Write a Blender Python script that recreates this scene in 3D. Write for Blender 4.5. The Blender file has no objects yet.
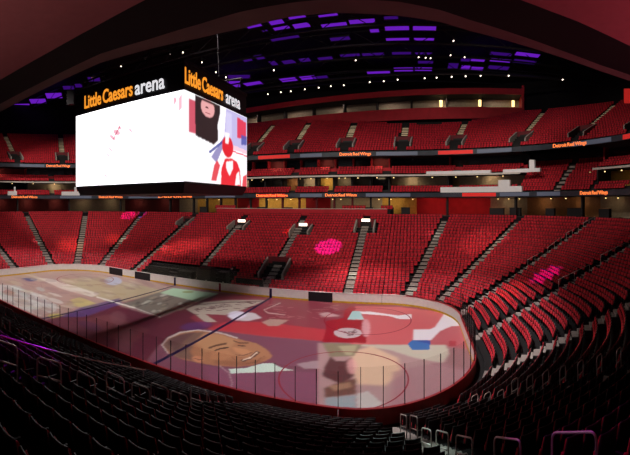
import bpy, bmesh, math, random
import numpy as np
from mathutils import Vector, Matrix
random.seed(7); rng = np.random.default_rng(7)
SC = bpy.context.scene
COL = SC.collection
PI = math.pi
sin, cos, rad = math.sin, math.cos, math.radians

# ------------------------------------------------------------------ camera data (also used to lay the place out)
CX, CY, CH = 26.17, -33.23, 10.95
FX, FY, XP, Y0 = 381.5, 428.0, 416.6, 203.4
def plane(px, py, z=0.0):
    az = (px - XP) / FX
    r = (z - CH) / ((Y0 - py) / FY)
    return (CX + r * sin(az), CY + r * cos(az))
def at_y(px, py, Y):
    az = (px - XP) / FX
    r = (Y - CY) / cos(az)
    return (CX + r * sin(az), Y, CH + r * (Y0 - py) / FY)
def to_px(x, y, z):
    dx, dy = x - CX, y - CY
    return XP + FX * math.atan2(dx, dy), Y0 - FY * (z - CH) / max(1e-3, math.hypot(dx, dy))

# ------------------------------------------------------------------ materials
def lin(c):
    return tuple((v / 255 / 12.92) if v <= 10 else ((v / 255 + .055) / 1.055) ** 2.4 for v in c)
MATS = {}
def mat(name, rgb, rough=.6, metal=0.0, noise=0.12, scale=3.0, emit=None, es=1.0, spec=.3):
    m = bpy.data.materials.new(name); m.use_nodes = True
    nt = m.node_tree; b = nt.nodes['Principled BSDF']
    c = lin(rgb)
    if noise:
        tc = nt.nodes.new('ShaderNodeTexCoord'); n = nt.nodes.new('ShaderNodeTexNoise')
        n.inputs['Scale'].default_value = scale; n.inputs['Detail'].default_value = 3
        nt.links.new(tc.outputs['Object'], n.inputs['Vector'])
        r = nt.nodes.new('ShaderNodeValToRGB')
        r.color_ramp.elements[0].position = .3; r.color_ramp.elements[1].position = .7
        r.color_ramp.elements[0].color = (*[v * (1 - noise) for v in c], 1)
        r.color_ramp.elements[1].color = (*[min(1, v * (1 + noise)) for v in c], 1)
        nt.links.new(n.outputs['Fac'], r.inputs['Fac']); nt.links.new(r.outputs['Color'], b.inputs['Base Color'])
    else:
        b.inputs['Base Color'].default_value = (*c, 1)
    b.inputs['Roughness'].default_value = rough; b.inputs['Metallic'].default_value = metal
    b.inputs['Specular IOR Level'].default_value = spec
    if emit:
        b.inputs['Emission Color'].default_value = (*lin(emit), 1); b.inputs['Emission Strength'].default_value = es
    MATS[name] = m
    return m
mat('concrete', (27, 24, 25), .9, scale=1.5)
mat('aisle_concrete', (150, 138, 132), .9, scale=4)
mat('aisle_pale', (226, 206, 172), .9, scale=4)
mat('dark_concrete', (42, 38, 40), .9)
mat('black', (14, 13, 15), .6, noise=.2)
mat('seat_black', (26, 24, 26), .45, noise=.15, scale=9)
mat('seat_red', (184, 28, 44), .75, noise=.22, scale=1.3)
mat('red_wall', (165, 24, 38), .7, scale=1)
mat('dark_red_wall', (95, 22, 30), .7)
mat('steel', (215, 208, 204), .35, metal=.35, noise=.05)
mat('board_white', (226, 218, 212), .4, noise=.05)
mat('board_back', (120, 62, 52), .6)
mat('board_cap', (150, 30, 36), .4)
mat('board_door', (30, 28, 32), .5)
mat('kick_yellow', (205, 165, 50), .5)
mat('white', (225, 222, 225), .5, noise=.03)
mat('ledge', (195, 186, 180), .6)
mat('ribbon', (48, 52, 62), .25, noise=.3, scale=.35, spec=.6)
mat('wood', (150, 100, 60), .6)
mat('yellow_wall', (205, 160, 75), .7)
mat('beige_wall', (165, 148, 128), .7)
mat('glass_dark', (26, 26, 34), .12, noise=.4, scale=.4, spec=.6)
mat('housing', (24, 20, 26), .5, noise=.2)
mat('roof', (17, 14, 20), .9)
mat('truss', (30, 26, 34), .6)
mat('soffit_brown', (112, 92, 88), .8, scale=2)
mat('soffit_black', (16, 14, 15), .9)
mat('ceiling_red', (150, 88, 92), .9, scale=6, noise=.05)
mat('line_blue', (34, 22, 60), .4, noise=.1)
mat('line_red', (140, 28, 48), .4, noise=.1)
mat('rubber', (62, 54, 56), .9)
mat('purple_glow', (40, 10, 60), .8, noise=0, emit=(126, 36, 226), es=.62)  # purple uplighting on the roof deck, put in as emission
mat('purple_dim', (40, 10, 60), .8, noise=0, emit=(96, 26, 190), es=.26)
mat('lamp_glow', (255, 240, 220), .5, noise=0, emit=(255, 236, 214), es=3)
mat('warm_glow', (255, 220, 150), .5, noise=0, emit=(255, 214, 140), es=2.2)
mat('letter_orange', (255, 160, 40), .5, noise=0, emit=(255, 158, 46), es=1.0)
mat('letter_white', (240, 240, 240), .5, noise=0, emit=(236, 236, 240), es=.95)
mat('letter_led', (255, 120, 60), .5, noise=0, emit=(255, 132, 66), es=1.1)
mat('led_red', (200, 30, 30), .5, noise=0, emit=(225, 48, 42), es=.4)
mat('led_grey', (90, 95, 110), .4, noise=0, emit=(112, 120, 145), es=.16)
def attr_mat(name, emis):
    m = bpy.data.materials.new(name); m.use_nodes = True
    nt = m.node_tree; b = nt.nodes['Principled BSDF']
    a = nt.nodes.new('ShaderNodeVertexColor'); a.layer_name = 'picture'
    if emis:
        b.inputs['Base Color'].default_value = (.02, .02, .02, 1)
        nt.links.new(a.outputs['Color'], b.inputs['Emission Color']); b.inputs['Emission Strength'].default_value = emis
        b.inputs['Roughness'].default_value = .4
    else:
        nt.links.new(a.outputs['Color'], b.inputs['Base Color']); b.inputs['Roughness'].default_value = .32
        b.inputs['Specular IOR Level'].default_value = .25
    MATS[name] = m
attr_mat('ice_picture', 0); attr_mat('screen_picture', 1.2); attr_mat('bright_screen_picture', 2.6)
def glass_mat():
    m = bpy.data.materials.new('clear_glass'); m.use_nodes = True; nt = m.node_tree
    nt.nodes.remove(nt.nodes['Principled BSDF']); o = nt.nodes['Material Output']
    t = nt.nodes.new('ShaderNodeBsdfTransparent'); t.inputs['Color'].default_value = (.975, .97, .97, 1)
    g = nt.nodes.new('ShaderNodeBsdfGlossy'); g.inputs['Roughness'].default_value = .03
    mx = nt.nodes.new('ShaderNodeMixShader'); mx.inputs['Fac'].default_value = .022
    nt.links.new(t.outputs[0], mx.inputs[1]); nt.links.new(g.outputs[0], mx.inputs[2]); nt.links.new(mx.outputs[0], o.inputs['Surface'])
    MATS['clear_glass'] = m
glass_mat()

# ------------------------------------------------------------------ mesh helpers
class MB:
    def __init__(s): s.v = []; s.f = []; s.m = []
    def add(s, vs, fs, mi=0):
        o = len(s.v); s.v += [tuple(p) for p in vs]; s.f += [tuple(i + o for i in f) for f in fs]; s.m += [mi] * len(fs)
    def hexa(s, p, mi=0):       # 8 corners, bottom ring then top ring
        s.add(p, [(3, 2, 1, 0), (4, 5, 6, 7), (0, 1, 5, 4), (1, 2, 6, 5), (2, 3, 7, 6), (3, 0, 4, 7)], mi)
    def box(s, c, size, rz=0.0, mi=0, rx=0.0):
        M = Matrix.Translation(c) @ Matrix.Rotation(rz, 4, 'Z') @ Matrix.Rotation(rx, 4, 'X')
        x, y, z = [v / 2 for v in size]
        s.hexa([M @ Vector(q) for q in [(-x, -y, -z), (x, -y, -z), (x, y, -z), (-x, y, -z), (-x, -y, z), (x, -y, z), (x, y, z), (-x, y, z)]], mi)
    def tube(s, pts, r, n=6, mi=0, closed=False):
        pts = [Vector(p) for p in pts]; o = len(s.v); k = len(pts); side = None
        for i, p in enumerate(pts):
            a = pts[(i - 1) % k] if (i or closed) else p; b = pts[(i + 1) % k] if (i < k - 1 or closed) else p
            t = (b - a).normalized()
            if side is None:
                side = t.cross(Vector((0, 0, 1)))
                if side.length < .05: side = t.cross(Vector((1, 0, 0)))
            side = (side - t * side.dot(t)).normalized(); up = t.cross(side)
            for j in range(n):
                q = 2 * PI * j / n; s.v.append(tuple(p + side * (r * cos(q)) + up * (r * sin(q))))
        rings = k if closed else k - 1
        for i in range(rings):
            for j in range(n):
                a = o + i * n + j; b = o + i * n + (j + 1) % n; c = o + ((i + 1) % k) * n + (j + 1) % n; d = o + ((i + 1) % k) * n + j
                s.f.append((a, b, c, d)); s.m.append(mi)
        if not closed:
            s.f.append(tuple(o + j for j in range(n))[::-1]); s.f.append(tuple(o + (k - 1) * n + j for j in range(n))); s.m += [mi, mi]
    def build(s, name, mats, parent=None, smooth=False, loc=None):
        me = bpy.data.meshes.new(name); 
        vs = s.v if loc is None else [(a - loc[0], b - loc[1], c - loc[2]) for a, b, c in s.v]
        me.from_pydata(vs, [], s.f)
        for m in ([mats] if isinstance(mats, str) else mats): me.materials.append(MATS[m])
        me.polygons.foreach_set('material_index', s.m)
        if smooth: me.polygons.foreach_set('use_smooth', [True] * len(s.f))
        me.update()
        o = bpy.data.objects.new(name, me); COL.objects.link(o)
        if loc is not None: o.location = loc
        if parent: o.parent = parent
        return o
def tag(o, label, cat, group=None, kind=None):
    o['label'] = label; o['category'] = cat
    if group: o['group'] = group
    if kind: o['kind'] = kind
    return o
def struct(o): o['kind'] = 'structure'; return o
def empty(name, loc=(0, 0, 0), rz=0.0):
    o = bpy.data.objects.new(name, None); COL.objects.link(o); o.location = loc; o.rotation_euler = (0, 0, rz); o.empty_display_size = .2
    return o
def copy_tree(o, parent=None):
    c = o.copy(); COL.objects.link(c)
    if parent: c.parent = parent
    for ch in list(o.children): copy_tree(ch, c)
    return c
def arcpts(c, r, a0, a1, n, ax, ay):
    return [Vector(c) + Vector(ax) * (r * cos(a0 + (a1 - a0) * i / n)) + Vector(ay) * (r * sin(a0 + (a1 - a0) * i / n)) for i in range(n + 1)]
ONES = 'zero first second third fourth fifth sixth seventh eighth ninth tenth eleventh twelfth thirteenth fourteenth fifteenth sixteenth seventeenth eighteenth nineteenth twentieth'.split()
def ordn(n):
    return ONES[n] if n <= 20 else ('twenty-' + ONES[n - 20] if n < 30 else 'thirty-' + ONES[n - 30] if n > 30 else 'thirtieth')

# ------------------------------------------------------------------ the rink outline and the ring around it
R0 = 8.53; AL = R0 * PI / 2
SEGL = [43.9, AL, 8.84, AL, 43.9, AL, 8.84, AL]
SEGT = [sum(SEGL[:i]) for i in range(9)]; TOT = SEGT[8]
def ring(t, d):
    t %= TOT
    i = max(k for k in range(8) if t >= SEGT[k] - 1e-9); u = t - SEGT[i]
    if i == 0: return (-21.95 + u, 12.95 + d, 0, 1)
    if i == 2: return (30.48 + d, 4.42 - u, 1, 0)
    if i == 4: return (21.95 - u, -12.95 - d, 0, -1)
    if i == 6: return (-30.48 - d, -4.42 + u, -1, 0)
    a = u / R0; c, s0 = {1: ((21.95, 4.42), PI / 2), 3: ((21.95, -4.42), 0), 5: ((-21.95, -4.42), -PI / 2), 7: ((-21.95, 4.42), PI)}[i]
    q = s0 - a
    return (c[0] + (R0 + d) * cos(q), c[1] + (R0 + d) * sin(q), cos(q), sin(q))
def seg_of(t):
    t %= TOT
    return max(k for k in range(8) if t >= SEGT[k] - 1e-9)
def tX(X): return X + 21.95                       # far side
def tNear(X): return SEGT[4] + 21.95 - X          # near side
def tArc(i, deg): return SEGT[i] + R0 * rad(deg)
def samples(t0, t1):
    ts = {t0, t1}
    for k in range(-8, 17):
        base = (k // 8) * TOT; i = k % 8
        a, b = base + SEGT[i], base + SEGT[i + 1]
        n = 28 if i % 2 else 1
        for j in range(n + 1):
            q = a + (b - a) * j / n
            if t0 < q < t1: ts.add(q)
    return sorted(ts)
def sweep(mb, t0, t1, prof, mis=None, close=False):
    """a profile of (d, z) points swept along the ring"""
    ts = samples(t0, t1); o = len(mb.v); k = len(prof)
    for t in ts:
        for d, z in prof:
            x, y, _, _ = ring(t, d); mb.v.append((x, y, z))
    for i in range(len(ts) - 1):
        for j in range(k if close else k - 1):
            a = o + i * k + j; b = o + i * k + (j + 1) % k
            mb.f.append((a, a + k, b + k, b)); mb.m.append((mis[j] if isinstance(mis, list) else (mis or 0)))
    if close:
        mb.f.append(tuple(o + j for j in range(k))); mb.f.append(tuple(o + (len(ts) - 1) * k + j for j in range(k))[::-1]); mb.m += [mis[0] if isinstance(mis, list) else (mis or 0)] * 2
def bar(mb, t0, t1, d0, d1, z0, z1, mi=0):
    sweep(mb, t0, t1, [(d0, z0), (d1, z0), (d1, z1), (d0, z1)], mi, close=True)
def rot_of(t):                                    # rotation that turns local +y towards the ice
    _, _, nx, ny = ring(t, 0)
    return math.atan2(-ny, -nx) - PI / 2
def ringbox(mb, t, d, z, size, mi=0, rx=0.0):     # size: along the ring, radially, up; z is its underside
    x, y, nx, ny = ring(t, d); mb.box((x, y, z + size[2] / 2), size, rot_of(t), mi, rx)

# ------------------------------------------------------------------ terraces
LROWS, LD0, LTR = 23, .75, .86
def lz(i): return .42 * (LD0 + LTR * i - 1) + .55
def ld(i): return LD0 + LTR * i
def lower_z(d): return lz(max(0, min(LROWS - 1, int((d - LD0) / LTR))))
UROWS, UD0, UTR, UZ0, URS = 19, 24.9, .8, 19.6, .45
VIS0, VIS1 = SEGT[6] - 6, SEGT[3] + TOT + 6       # stands in view: left end, far side, right end
mb = MB()
prof = [(.15, -.02), (.15, .3), (LD0, .3)]
for i in range(LROWS): prof += [(ld(i), lz(i)), (ld(i + 1), lz(i))]
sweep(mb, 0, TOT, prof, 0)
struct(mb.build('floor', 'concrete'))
mb = MB(); prof = [(UD0 - .1, 18.9), (UD0 - .1, UZ0)]
for i in range(UROWS): prof += [(UD0 + UTR * i, UZ0 + URS * i), (UD0 + UTR * (i + 1), UZ0 + URS * i)]
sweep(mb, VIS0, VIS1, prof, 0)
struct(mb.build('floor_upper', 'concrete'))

# aisles -------------------------------------------------------------------
LA = [tX(-17.3), tX(-5.6), tX(6.1), tX(17.5), tArc(1, 18.7), tArc(1, 45), tArc(1, 71.7), SEGT[2] + 4.6,
      tArc(3, 18.5), tArc(3, 52.5), tArc(3, 73.6), tNear(17.0), tNear(9.3), tNear(1.5), tNear(-6.5), tNear(-14.5),
      tArc(5, 18.3), tArc(5, 45), tArc(5, 71.3), SEGT[6] + 4.2, tArc(7, 17), tArc(7, 45), tArc(7, 72)]
LA.sort()
UA = [tX(-18.2), tX(-7.3), tX(1.6), tX(12.4), tX(23.0) - .0 if 23 < 21.95 else tArc(1, 2.5), tArc(1, 18.9), tArc(1, 39), tArc(1, 57.8), tArc(1, 76), SEGT[2] + 4.4,
      SEGT[6] + 4.4, tArc(7, 15.6), tArc(7, 34.6), tArc(7, 55), tArc(7, 72), tX(-21.9)]
UA.sort()
LAH = .62
aisle_words = {}
def aisle(t, d0, rows, z_of, d_of, w, label, m='aisle_concrete'):
    mb = MB()
    for i in rows:
        a, b = d_of(i), d_of(i + 1); z = z_of(i); rise = z_of(i + 1) - z
        ringbox(mb, t, (a + b) / 2, z - .12, (w, b - a, .14))
        ringbox(mb, t, (a + b * 3) / 4, z + .02, (w, (b - a) / 2, rise / 2))
    x, y, _, _ = ring(t, d_of(rows[0]))
    o = mb.build('aisle_stairs', m, loc=(x, y, z_of(rows[0])))
    tag(o, label, 'stairs', 'stairs between the seating blocks')
    return o
far_names = {}
def aisle_label(t, lvl):
    x, y, _, _ = ring(t, 10)
    px, py = to_px(x, y, lower_z(10) if lvl == 'lower' else 23)
    return px
in_view = sorted([t for t in LA if -20 < aisle_label(t, 'lower') < 640 and not (SEGT[4] < t < SEGT[6])], key=lambda t: aisle_label(t, 'lower'))
farside = [t for t in in_view if not (SEGT[3] <= t < SEGT[4])]
for t in LA:
    px = aisle_label(t, 'lower')
    if t in farside:
        n = farside.index(t) + 1
        lb = f'grey concrete stairway through the red lower seats beyond the ice, {ordn(n)} from the left'
    elif abs(t - tArc(3, 18.5)) < .01: lb = 'shadowy concrete stairway between red seat rows at the right edge of the lower stand'
    elif abs(t - tArc(3, 52.5)) < .01: lb = 'dark stairway with a row of small hoop rails right of the rink corner'
    elif abs(t - tArc(3, 73.6)) < .01: lb = 'nearest concrete stairway running down from bottom right under large hoop rails'
    elif abs(t - tNear(17.0)) < .01: lb = 'dark stairway under the hoop rails in the near stand at left'
    elif abs(t - tNear(9.3)) < .01: lb = 'dark stairway under two small hoop rails beside the near boards at far left'
    else: continue
    aisle(t, 0, list(range(LROWS - 1)), lz, ld, 1.15, lb)

# seat layout ----------------------------------------------------------------
seats = []     # x, y, z, rz, info
def block_rows(aisles, t0, t1, rows, d_of, z_of, gap, skip, lvl, pitch=.53):
    br = sorted(set([q for q in [s + k * TOT for s in SEGT[:8] for k in (-1, 0, 1, 2)] if t0 < q < t1] + [a + k * TOT for a in aisles for k in (-1, 0, 1, 2) if t0 < a + k * TOT < t1] + [t0, t1]))
    al = [a % TOT for a in aisles]
    isa = lambda q: any(abs((q - a + TOT / 2) % TOT - TOT / 2) < 1e-4 for a in al)
    for a, b in zip(br[:-1], br[1:]):
        m = (a + b) / 2; arc = seg_of(m) % 2 == 1
        for i in rows:
            d = d_of(i) + .5; sc = (R0 + d) / R0 if arc else 1.0
            g0, g1 = (gap if isa(a) else .02), (gap if isa(b) else .02)
            L = (b - a) * sc - g0 - g1
            n = int(L / pitch)
            if n < 1: continue
            p = min(L / n, pitch * 1.03)
            sl = L - n * p; A, B = isa(a), isa(b)
            if A and B: o = sl * rng.random()
            elif A: o = sl
            elif B: o = 0
            else: o, p = 0, L / n
            for k in range(n):
                t = a + (g0 + o + (k + .5) * p) / sc
                x, y, nx, ny = ring(t, d)
                az = math.degrees(math.atan2(x - CX, y - CY))
                if not -72 < az < 44: continue
                if skip(t % TOT, d, x, y): continue
                seats.append((x, y, z_of(i), rot_of(t), lvl, i, a % TOT, b % TOT, k, n - 1 - k, isa(a), isa(b)))
# doorways cut into the stands: (t, d_front, d_back, half width)
LV = [(tX(-5.2), 14.6, 17.6, 1.7), (tX(6.9), 13.9, 16.9, 1.7), (tX(17.6), 15.3, 18.0, 1.7), (tX(6.2), 3.2, 6.9, 1.9), (tX(-17.6), 15.6, 18.2, 1.5)]
UV = [(t, 25.7, 29.3, 1.7) for t in UA]
def in_door(t, d, doors):
    for (tv, a, b, w) in doors:
        sc = (R0 + d) / R0 if seg_of(tv) % 2 else 1
        dt = abs((t - tv + TOT / 2) % TOT - TOT / 2) * sc
        if dt < w + .25 and a - .3 < d < b + .1: return True
    return False
PB0, PB1 = Vector((-33, 58.4)), Vector((48.8, 45.6))          # front edge of the press box
def beyond_press(x, y):
    e = (PB1 - PB0).normalized(); n = Vector((-e.y, e.x)); q = Vector((x, y)) - PB0
    return q.dot(n) > -.6 and 0 < q.dot(e) < (PB1 - PB0).length
def skip_low(t, d, x, y):
    if in_door(t, d, LV): return True
    if y > 13 and -15.5 < x < 1.2 and d < 4.6: return True
    return False
block_rows(LA, 0, TOT, range(LROWS), ld, lz, LAH + .02, skip_low, 'low')
block_rows(UA, VIS0, VIS1, range(UROWS), lambda i: UD0 + UTR * i, lambda i: UZ0 + URS * i, .7,
           lambda t, d, x, y: in_door(t, d, UV) or beyond_press(x, y), 'up')
# mid-level rows
W0, W1 = tArc(1, 41), tArc(1, 65)                             # the corner where the mid level is one deep block
MA = [tX(-17), tX(-8.5), tX(2.5), tX(10.2), tX(20.5), tArc(1, 20), tArc(1, 54), tArc(1, 78), tArc(7, 30), tArc(7, 60), SEGT[6] + 4.4]
inW = lambda t: W0 - .2 < t % TOT < W1 + .2
block_rows(MA, VIS0, VIS1, range(2), lambda i: 23.2 + .95 * i, lambda i: 12.55 + .45 * i, .6, lambda t, d, x, y: inW(t), 'midA')
block_rows(MA, VIS0, VIS1, range(3), lambda i: 24.75 + .9 * i, lambda i: 15.65 + .42 * i, .7, lambda t, d, x, y: inW(t), 'midB')
block_rows([tArc(1, 54)], W0, W1, range(8), lambda i: 23.2 + .8 * i, lambda i: 12.55 + .62 * i, .6, lambda t, d, x, y: False, 'midC')

block_rows([], tX(12.5), tX(27) if 27 < 21.9 else tX(21.9), [0], lambda i: 22.1, lambda i: 9.72, .1, lambda t, d, x, y: int(t / 2.6) % 4 == 3, 'loge')
block_rows([], tX(-14), tX(-6.0), [0], lambda i: 22.1, lambda i: 9.72, .1, lambda t, d, x, y: int(t / 2.6) % 3 == 2, 'loge')
# seat shapes -----------------------------------------------------------------
def tiltbox(c, size, rx):
    m = MB(); m.box(c, size, 0, 0, rx); return m
def round_part(c, size, rx, bev, taper=.9):
    bm = bmesh.new(); bmesh.ops.create_cube(bm, size=1)
    for v in bm.verts:
        k = taper if v.co.z > 0 else 1
        v.co = Vector((v.co.x * size[0] * k, v.co.y * size[1], v.co.z * size[2]))
    bmesh.ops.subdivide_edges(bm, edges=[e for e in bm.edges if abs((e.verts[0].co - e.verts[1].co).x) > .1], cuts=3)
    for v in bm.verts: v.co.y += -.04 * (1 - (2 * v.co.x / size[0]) ** 2)       # dished across its width
    sharp = [e for e in bm.edges if len(e.link_faces) == 2 and e.calc_face_angle(0) > 1]
    bmesh.ops.bevel(bm, geom=sharp, offset=bev, segments=2, affect='EDGES', profile=.6)
    M = Matrix.Translation(c) @ Matrix.Rotation(rx, 4, 'X')
    bmesh.ops.transform(bm, matrix=M, verts=bm.verts)
    return bm
def bm_obj(name, bm, m, parent):
    me = bpy.data.meshes.new(name); bm.to_mesh(me); bm.free(); me.materials.append(MATS[m])
    me.polygons.foreach_set('use_smooth', [True] * len(me.polygons)); me.update()
    o = bpy.data.objects.new(name, me); COL.objects.link(o); o.parent = parent; return o
# local frame: +y faces the ice, z = 0 on the step
SP = dict(shell=((0, -.20, .66), (.50, .05, .54), .2), back=((0, -.165, .745), (.44, .05, .25), .2), seat=((0, -.05, .46), (.45, .08, .25), .30))
def make_seat():
    r = empty('stadium_seat')
    bm_obj('back_shell', round_part(*SP['shell'], .018), 'seat_black', r)
    bm_obj('back_cushion', round_part(*SP['back'], .018), 'seat_red', r)
    bm_obj('seat_cushion', round_part(*SP['seat'], .025, .96), 'seat_red', r)
    m = MB(); m.box((.262, -.02, .6), (.045, .30, .035)); m.build('armrest', 'seat_black', r)
    m = MB(); m.box((.262, -.12, .29), (.04, .07, .58)); m.box((.262, -.1, .012), (.06, .2, .024)); m.build('leg', 'seat_black', r)
    return r
tv, tf, tm = [], [], []
for key, mi in (('shell', 0), ('back', 1), ('seat', 1)):
    c, s, rx = SP[key]; m = tiltbox(c, s, rx)
    keep = m.f[1:] if key != 'seat' else m.f[:1] + m.f[1:]
    o = len(tv); tv += m.v
    for f in m.f[1:]: tf.append(tuple(i + o for i in f)); tm.append(mi)
m = MB(); m.box((.262, -.10, .30), (.04, .12, .60)); o = len(tv); tv += m.v
for f in m.f[1:]: tf.append(tuple(i + o for i in f)); tm.append(0)
tv = np.array(tv); tf = np.array(tf); tm = np.array(tm)
# the 300 nearest seats in the picture are individuals
cand = []
for n, s in enumerate(seats):
    if s[4] != 'low': continue
    px, py = to_px(s[0], s[1], s[2] + .85)
    if -4 < px < 634 and py < 462 and math.hypot(s[0] - CX, s[1] - CY) > 3.2:
        cand.append((math.dist((s[0], s[1], s[2]), (CX, CY, CH)), n))
cand.sort(); near_ids = [n for _, n in cand[:300]]; nearset = set(near_ids)
proto = None
def seat_label(s):
    row, a, b, ka, kb, ia, ib = s[5], s[6], s[7], s[8], s[9], s[10], s[11]
    # t grows from right to left in the near stand
    nm = lambda t: ('bottom right' if abs(t - tArc(3, 73.6)) < .01 else 'left' if abs(t - tNear(17.0)) < .01 else 'rink corner' if abs(t - tArc(3, 52.5)) < .01 else 'far left' if abs(t - tNear(9.3)) < .01 else 'right edge' if abs(t - tArc(3, 18.5)) < .01 else 'outer')
    if ia and (not ib or ka <= kb): w = f'{ordn(ka + 1)} left of {nm(a)} railed stairs'
    elif ib: w = f'{ordn(kb + 1)} right of {nm(b)} railed stairs'
    else: w = f'{ordn(ka + 1)} in its row'
    return f'folded red arena seat, {ordn(row + 1)} row from boards, {w}'
for n in near_ids:
    s = seats[n]
    if proto is None: proto = make_seat(); o = proto
    else: o = copy_tree(proto)
    o.location = s[:3]; o.rotation_euler = (0, 0, s[3])
    tag(o, seat_label(s), 'seat', 'folded red seats of the near stand')
rest = np.array([s[:4] for n, s in enumerate(seats) if n not in nearset and math.hypot(s[0] - CX, s[1] - CY) > 3.2])
c, s_ = np.cos(rest[:, 3])[:, None], np.sin(rest[:, 3])[:, None]
V = np.empty((len(rest), len(tv), 3), np.float32)
V[..., 0] = rest[:, 0:1] + tv[:, 0] * c - tv[:, 1] * s_
V[..., 1] = rest[:, 1:2] + tv[:, 0] * s_ + tv[:, 1] * c
V[..., 2] = rest[:, 2:3] + tv[:, 2]
F = (np.arange(len(rest))[:, None, None] * len(tv) + tf[None]).reshape(-1, 4)
def np_mesh(name, V, F, mats, mi=None, cols=None):
    me = bpy.data.meshes.new(name); me.vertices.add(len(V)); me.vertices.foreach_set('co', np.ascontiguousarray(V, np.float32).ravel())
    me.loops.add(F.size); me.loops.foreach_set('vertex_index', np.ascontiguousarray(F, np.int32).ravel())
    me.polygons.add(len(F)); me.polygons.foreach_set('loop_start', np.arange(0, F.size, 4, dtype=np.int32))
    for q in mats: me.materials.append(MATS[q])
    if mi is not None: me.polygons.foreach_set('material_index', np.ascontiguousarray(mi, np.int32))
    if cols is not None:
        at = me.color_attributes.new('picture', 'FLOAT_COLOR', 'POINT'); at.data.foreach_set('color', np.ascontiguousarray(cols, np.float32).ravel())
    me.update(calc_edges=True); me.validate()
    o = bpy.data.objects.new(name, me); COL.objects.link(o); return o
o = np_mesh('stadium_seats', V.reshape(-1, 3), F, ['seat_black', 'seat_red'], np.tile(tm, len(rest)))
tag(o, 'thousands of folded red seats filling the stands all round the ice', 'seats', kind='stuff')
print('SEATS', len(seats), len(near_ids))

# ------------------------------------------------------------------ ice, with the projected light picture painted into its colour
class Paint:
    def __init__(s, X, Y, base): s.X, s.Y = X, Y; s.c = np.tile(np.array(lin(base)), (X.size, 1)).reshape(*X.shape, 3)
    def inside(s, poly):
        X, Y = s.X, s.Y; r = np.zeros(X.shape, bool); n = len(poly)
        for i in range(n):
            x1, y1 = poly[i]; x2, y2 = poly[(i + 1) % n]
            if y1 == y2: continue
            r ^= ((y1 > Y) != (y2 > Y)) & (X < (x2 - x1) * (Y - y1) / (y2 - y1) + x1)
        return r
    def put(s, mask, col, a):
        s.c = s.c * (1 - (mask * a)[..., None]) + np.array(lin(col)) * (mask * a)[..., None]
    def poly(s, poly, col, a=1.0, soft=0):
        m = s.inside(poly).astype(float)
        for _ in range(soft):
            p = np.pad(m, 1, mode='edge'); m = (p[:-2, 1:-1] + p[2:, 1:-1] + p[1:-1, :-2] + p[1:-1, 2:] + 2 * p[1:-1, 1:-1]) / 6
        s.put(m, col, a)
    def stroke(s, pts, w, col, a=1.0):
        m = np.zeros(s.X.shape, bool)
        for (x1, y1), (x2, y2) in zip(pts[:-1], pts[1:]):
            dx, dy = x2 - x1, y2 - y1; q = np.clip(((s.X - x1) * dx + (s.Y - y1) * dy) / max(1e-9, dx * dx + dy * dy), 0, 1)
            m |= (s.X - x1 - q * dx) ** 2 + (s.Y - y1 - q * dy) ** 2 < w * w / 4
        s.put(m.astype(float), col, a)
NX, NY = 560, 250
gx, gy = np.linspace(-30.5, 30.5, NX), np.linspace(-12.97, 12.97, NY)
GX, GY = np.meshgrid(gx, gy)
# picture coordinates of every ice point, so that each shape keeps the outline the photograph gives it on the ice
PX = XP + FX * np.arctan2(GX - CX, GY - CY); PY = Y0 + FY * CH / np.hypot(GX - CX, GY - CY)
P = Paint(PX, PY, (150, 108, 112))
def ell(cx, cy, a, b, rot=0, n=28):
    return [(cx + a * cos(q) * cos(rot) - b * sin(q) * sin(rot), cy + a * cos(q) * sin(rot) + b * sin(q) * cos(rot)) for q in [2 * PI * i / n for i in range(n)]]
# left third
P.poly([(-20, 265), (110, 268), (172, 288), (110, 303), (40, 318), (-20, 300)], (178, 146, 136), 1, 4)
P.poly([(60, 279), (108, 278), (165, 291), (120, 303), (75, 292)], (186, 172, 138), .9, 5)
P.poly([(70, 300), (80, 297), (100, 305), (92, 309), (74, 306)], (205, 190, 120), .8, 3)
P.poly([(38, 278), (52, 279), (100, 294), (92, 297), (62, 289)], (222, 212, 200), .85, 3)
P.poly(ell(113, 281, 9, 4.2), (192, 196, 214), .9, 3)
P.poly(ell(29, 279.6, 8.5, 1.9), (72, 72, 122), .95, 1)
P.poly([(-20, 284), (10, 285), (32, 292), (57, 305), (56, 311), (40, 316), (20, 308), (-20, 296)], (200, 198, 194), .9, 3)
P.poly(ell(9, 292, 6, 2.6), (176, 84, 78), .7, 2); P.poly(ell(24, 303, 10, 1.6, .2), (150, 130, 124), .6, 2)
P.poly(ell(40, 312, 9, 3, .2), (150, 74, 66), .5, 3)
P.poly(ell(60, 317, 12, 3.2, .1), (190, 178, 92), .8, 3)
P.stroke([(38, 292), (42, 288), (41, 284)], .5, (150, 90, 96), .6)
for k in range(150):
    x, y = rng.uniform(2, 150), rng.uniform(273, 312)
    P.poly(ell(x, y, rng.uniform(3, 10), rng.uniform(.6, 1.8), rng.uniform(.05, .3), 12), [(196, 160, 146), (150, 122, 112), (206, 196, 172), (146, 112, 118), (176, 150, 110)][k % 5], .35, 1)
for k in range(30):
    x, y = rng.uniform(-5, 56), 286 + rng.uniform(0, 24); P.poly(ell(x, y, rng.uniform(3, 9), rng.uniform(.8, 2), .3, 12), [(222, 222, 214), (160, 130, 126), (186, 196, 190)][k % 3], .5, 1)
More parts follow.
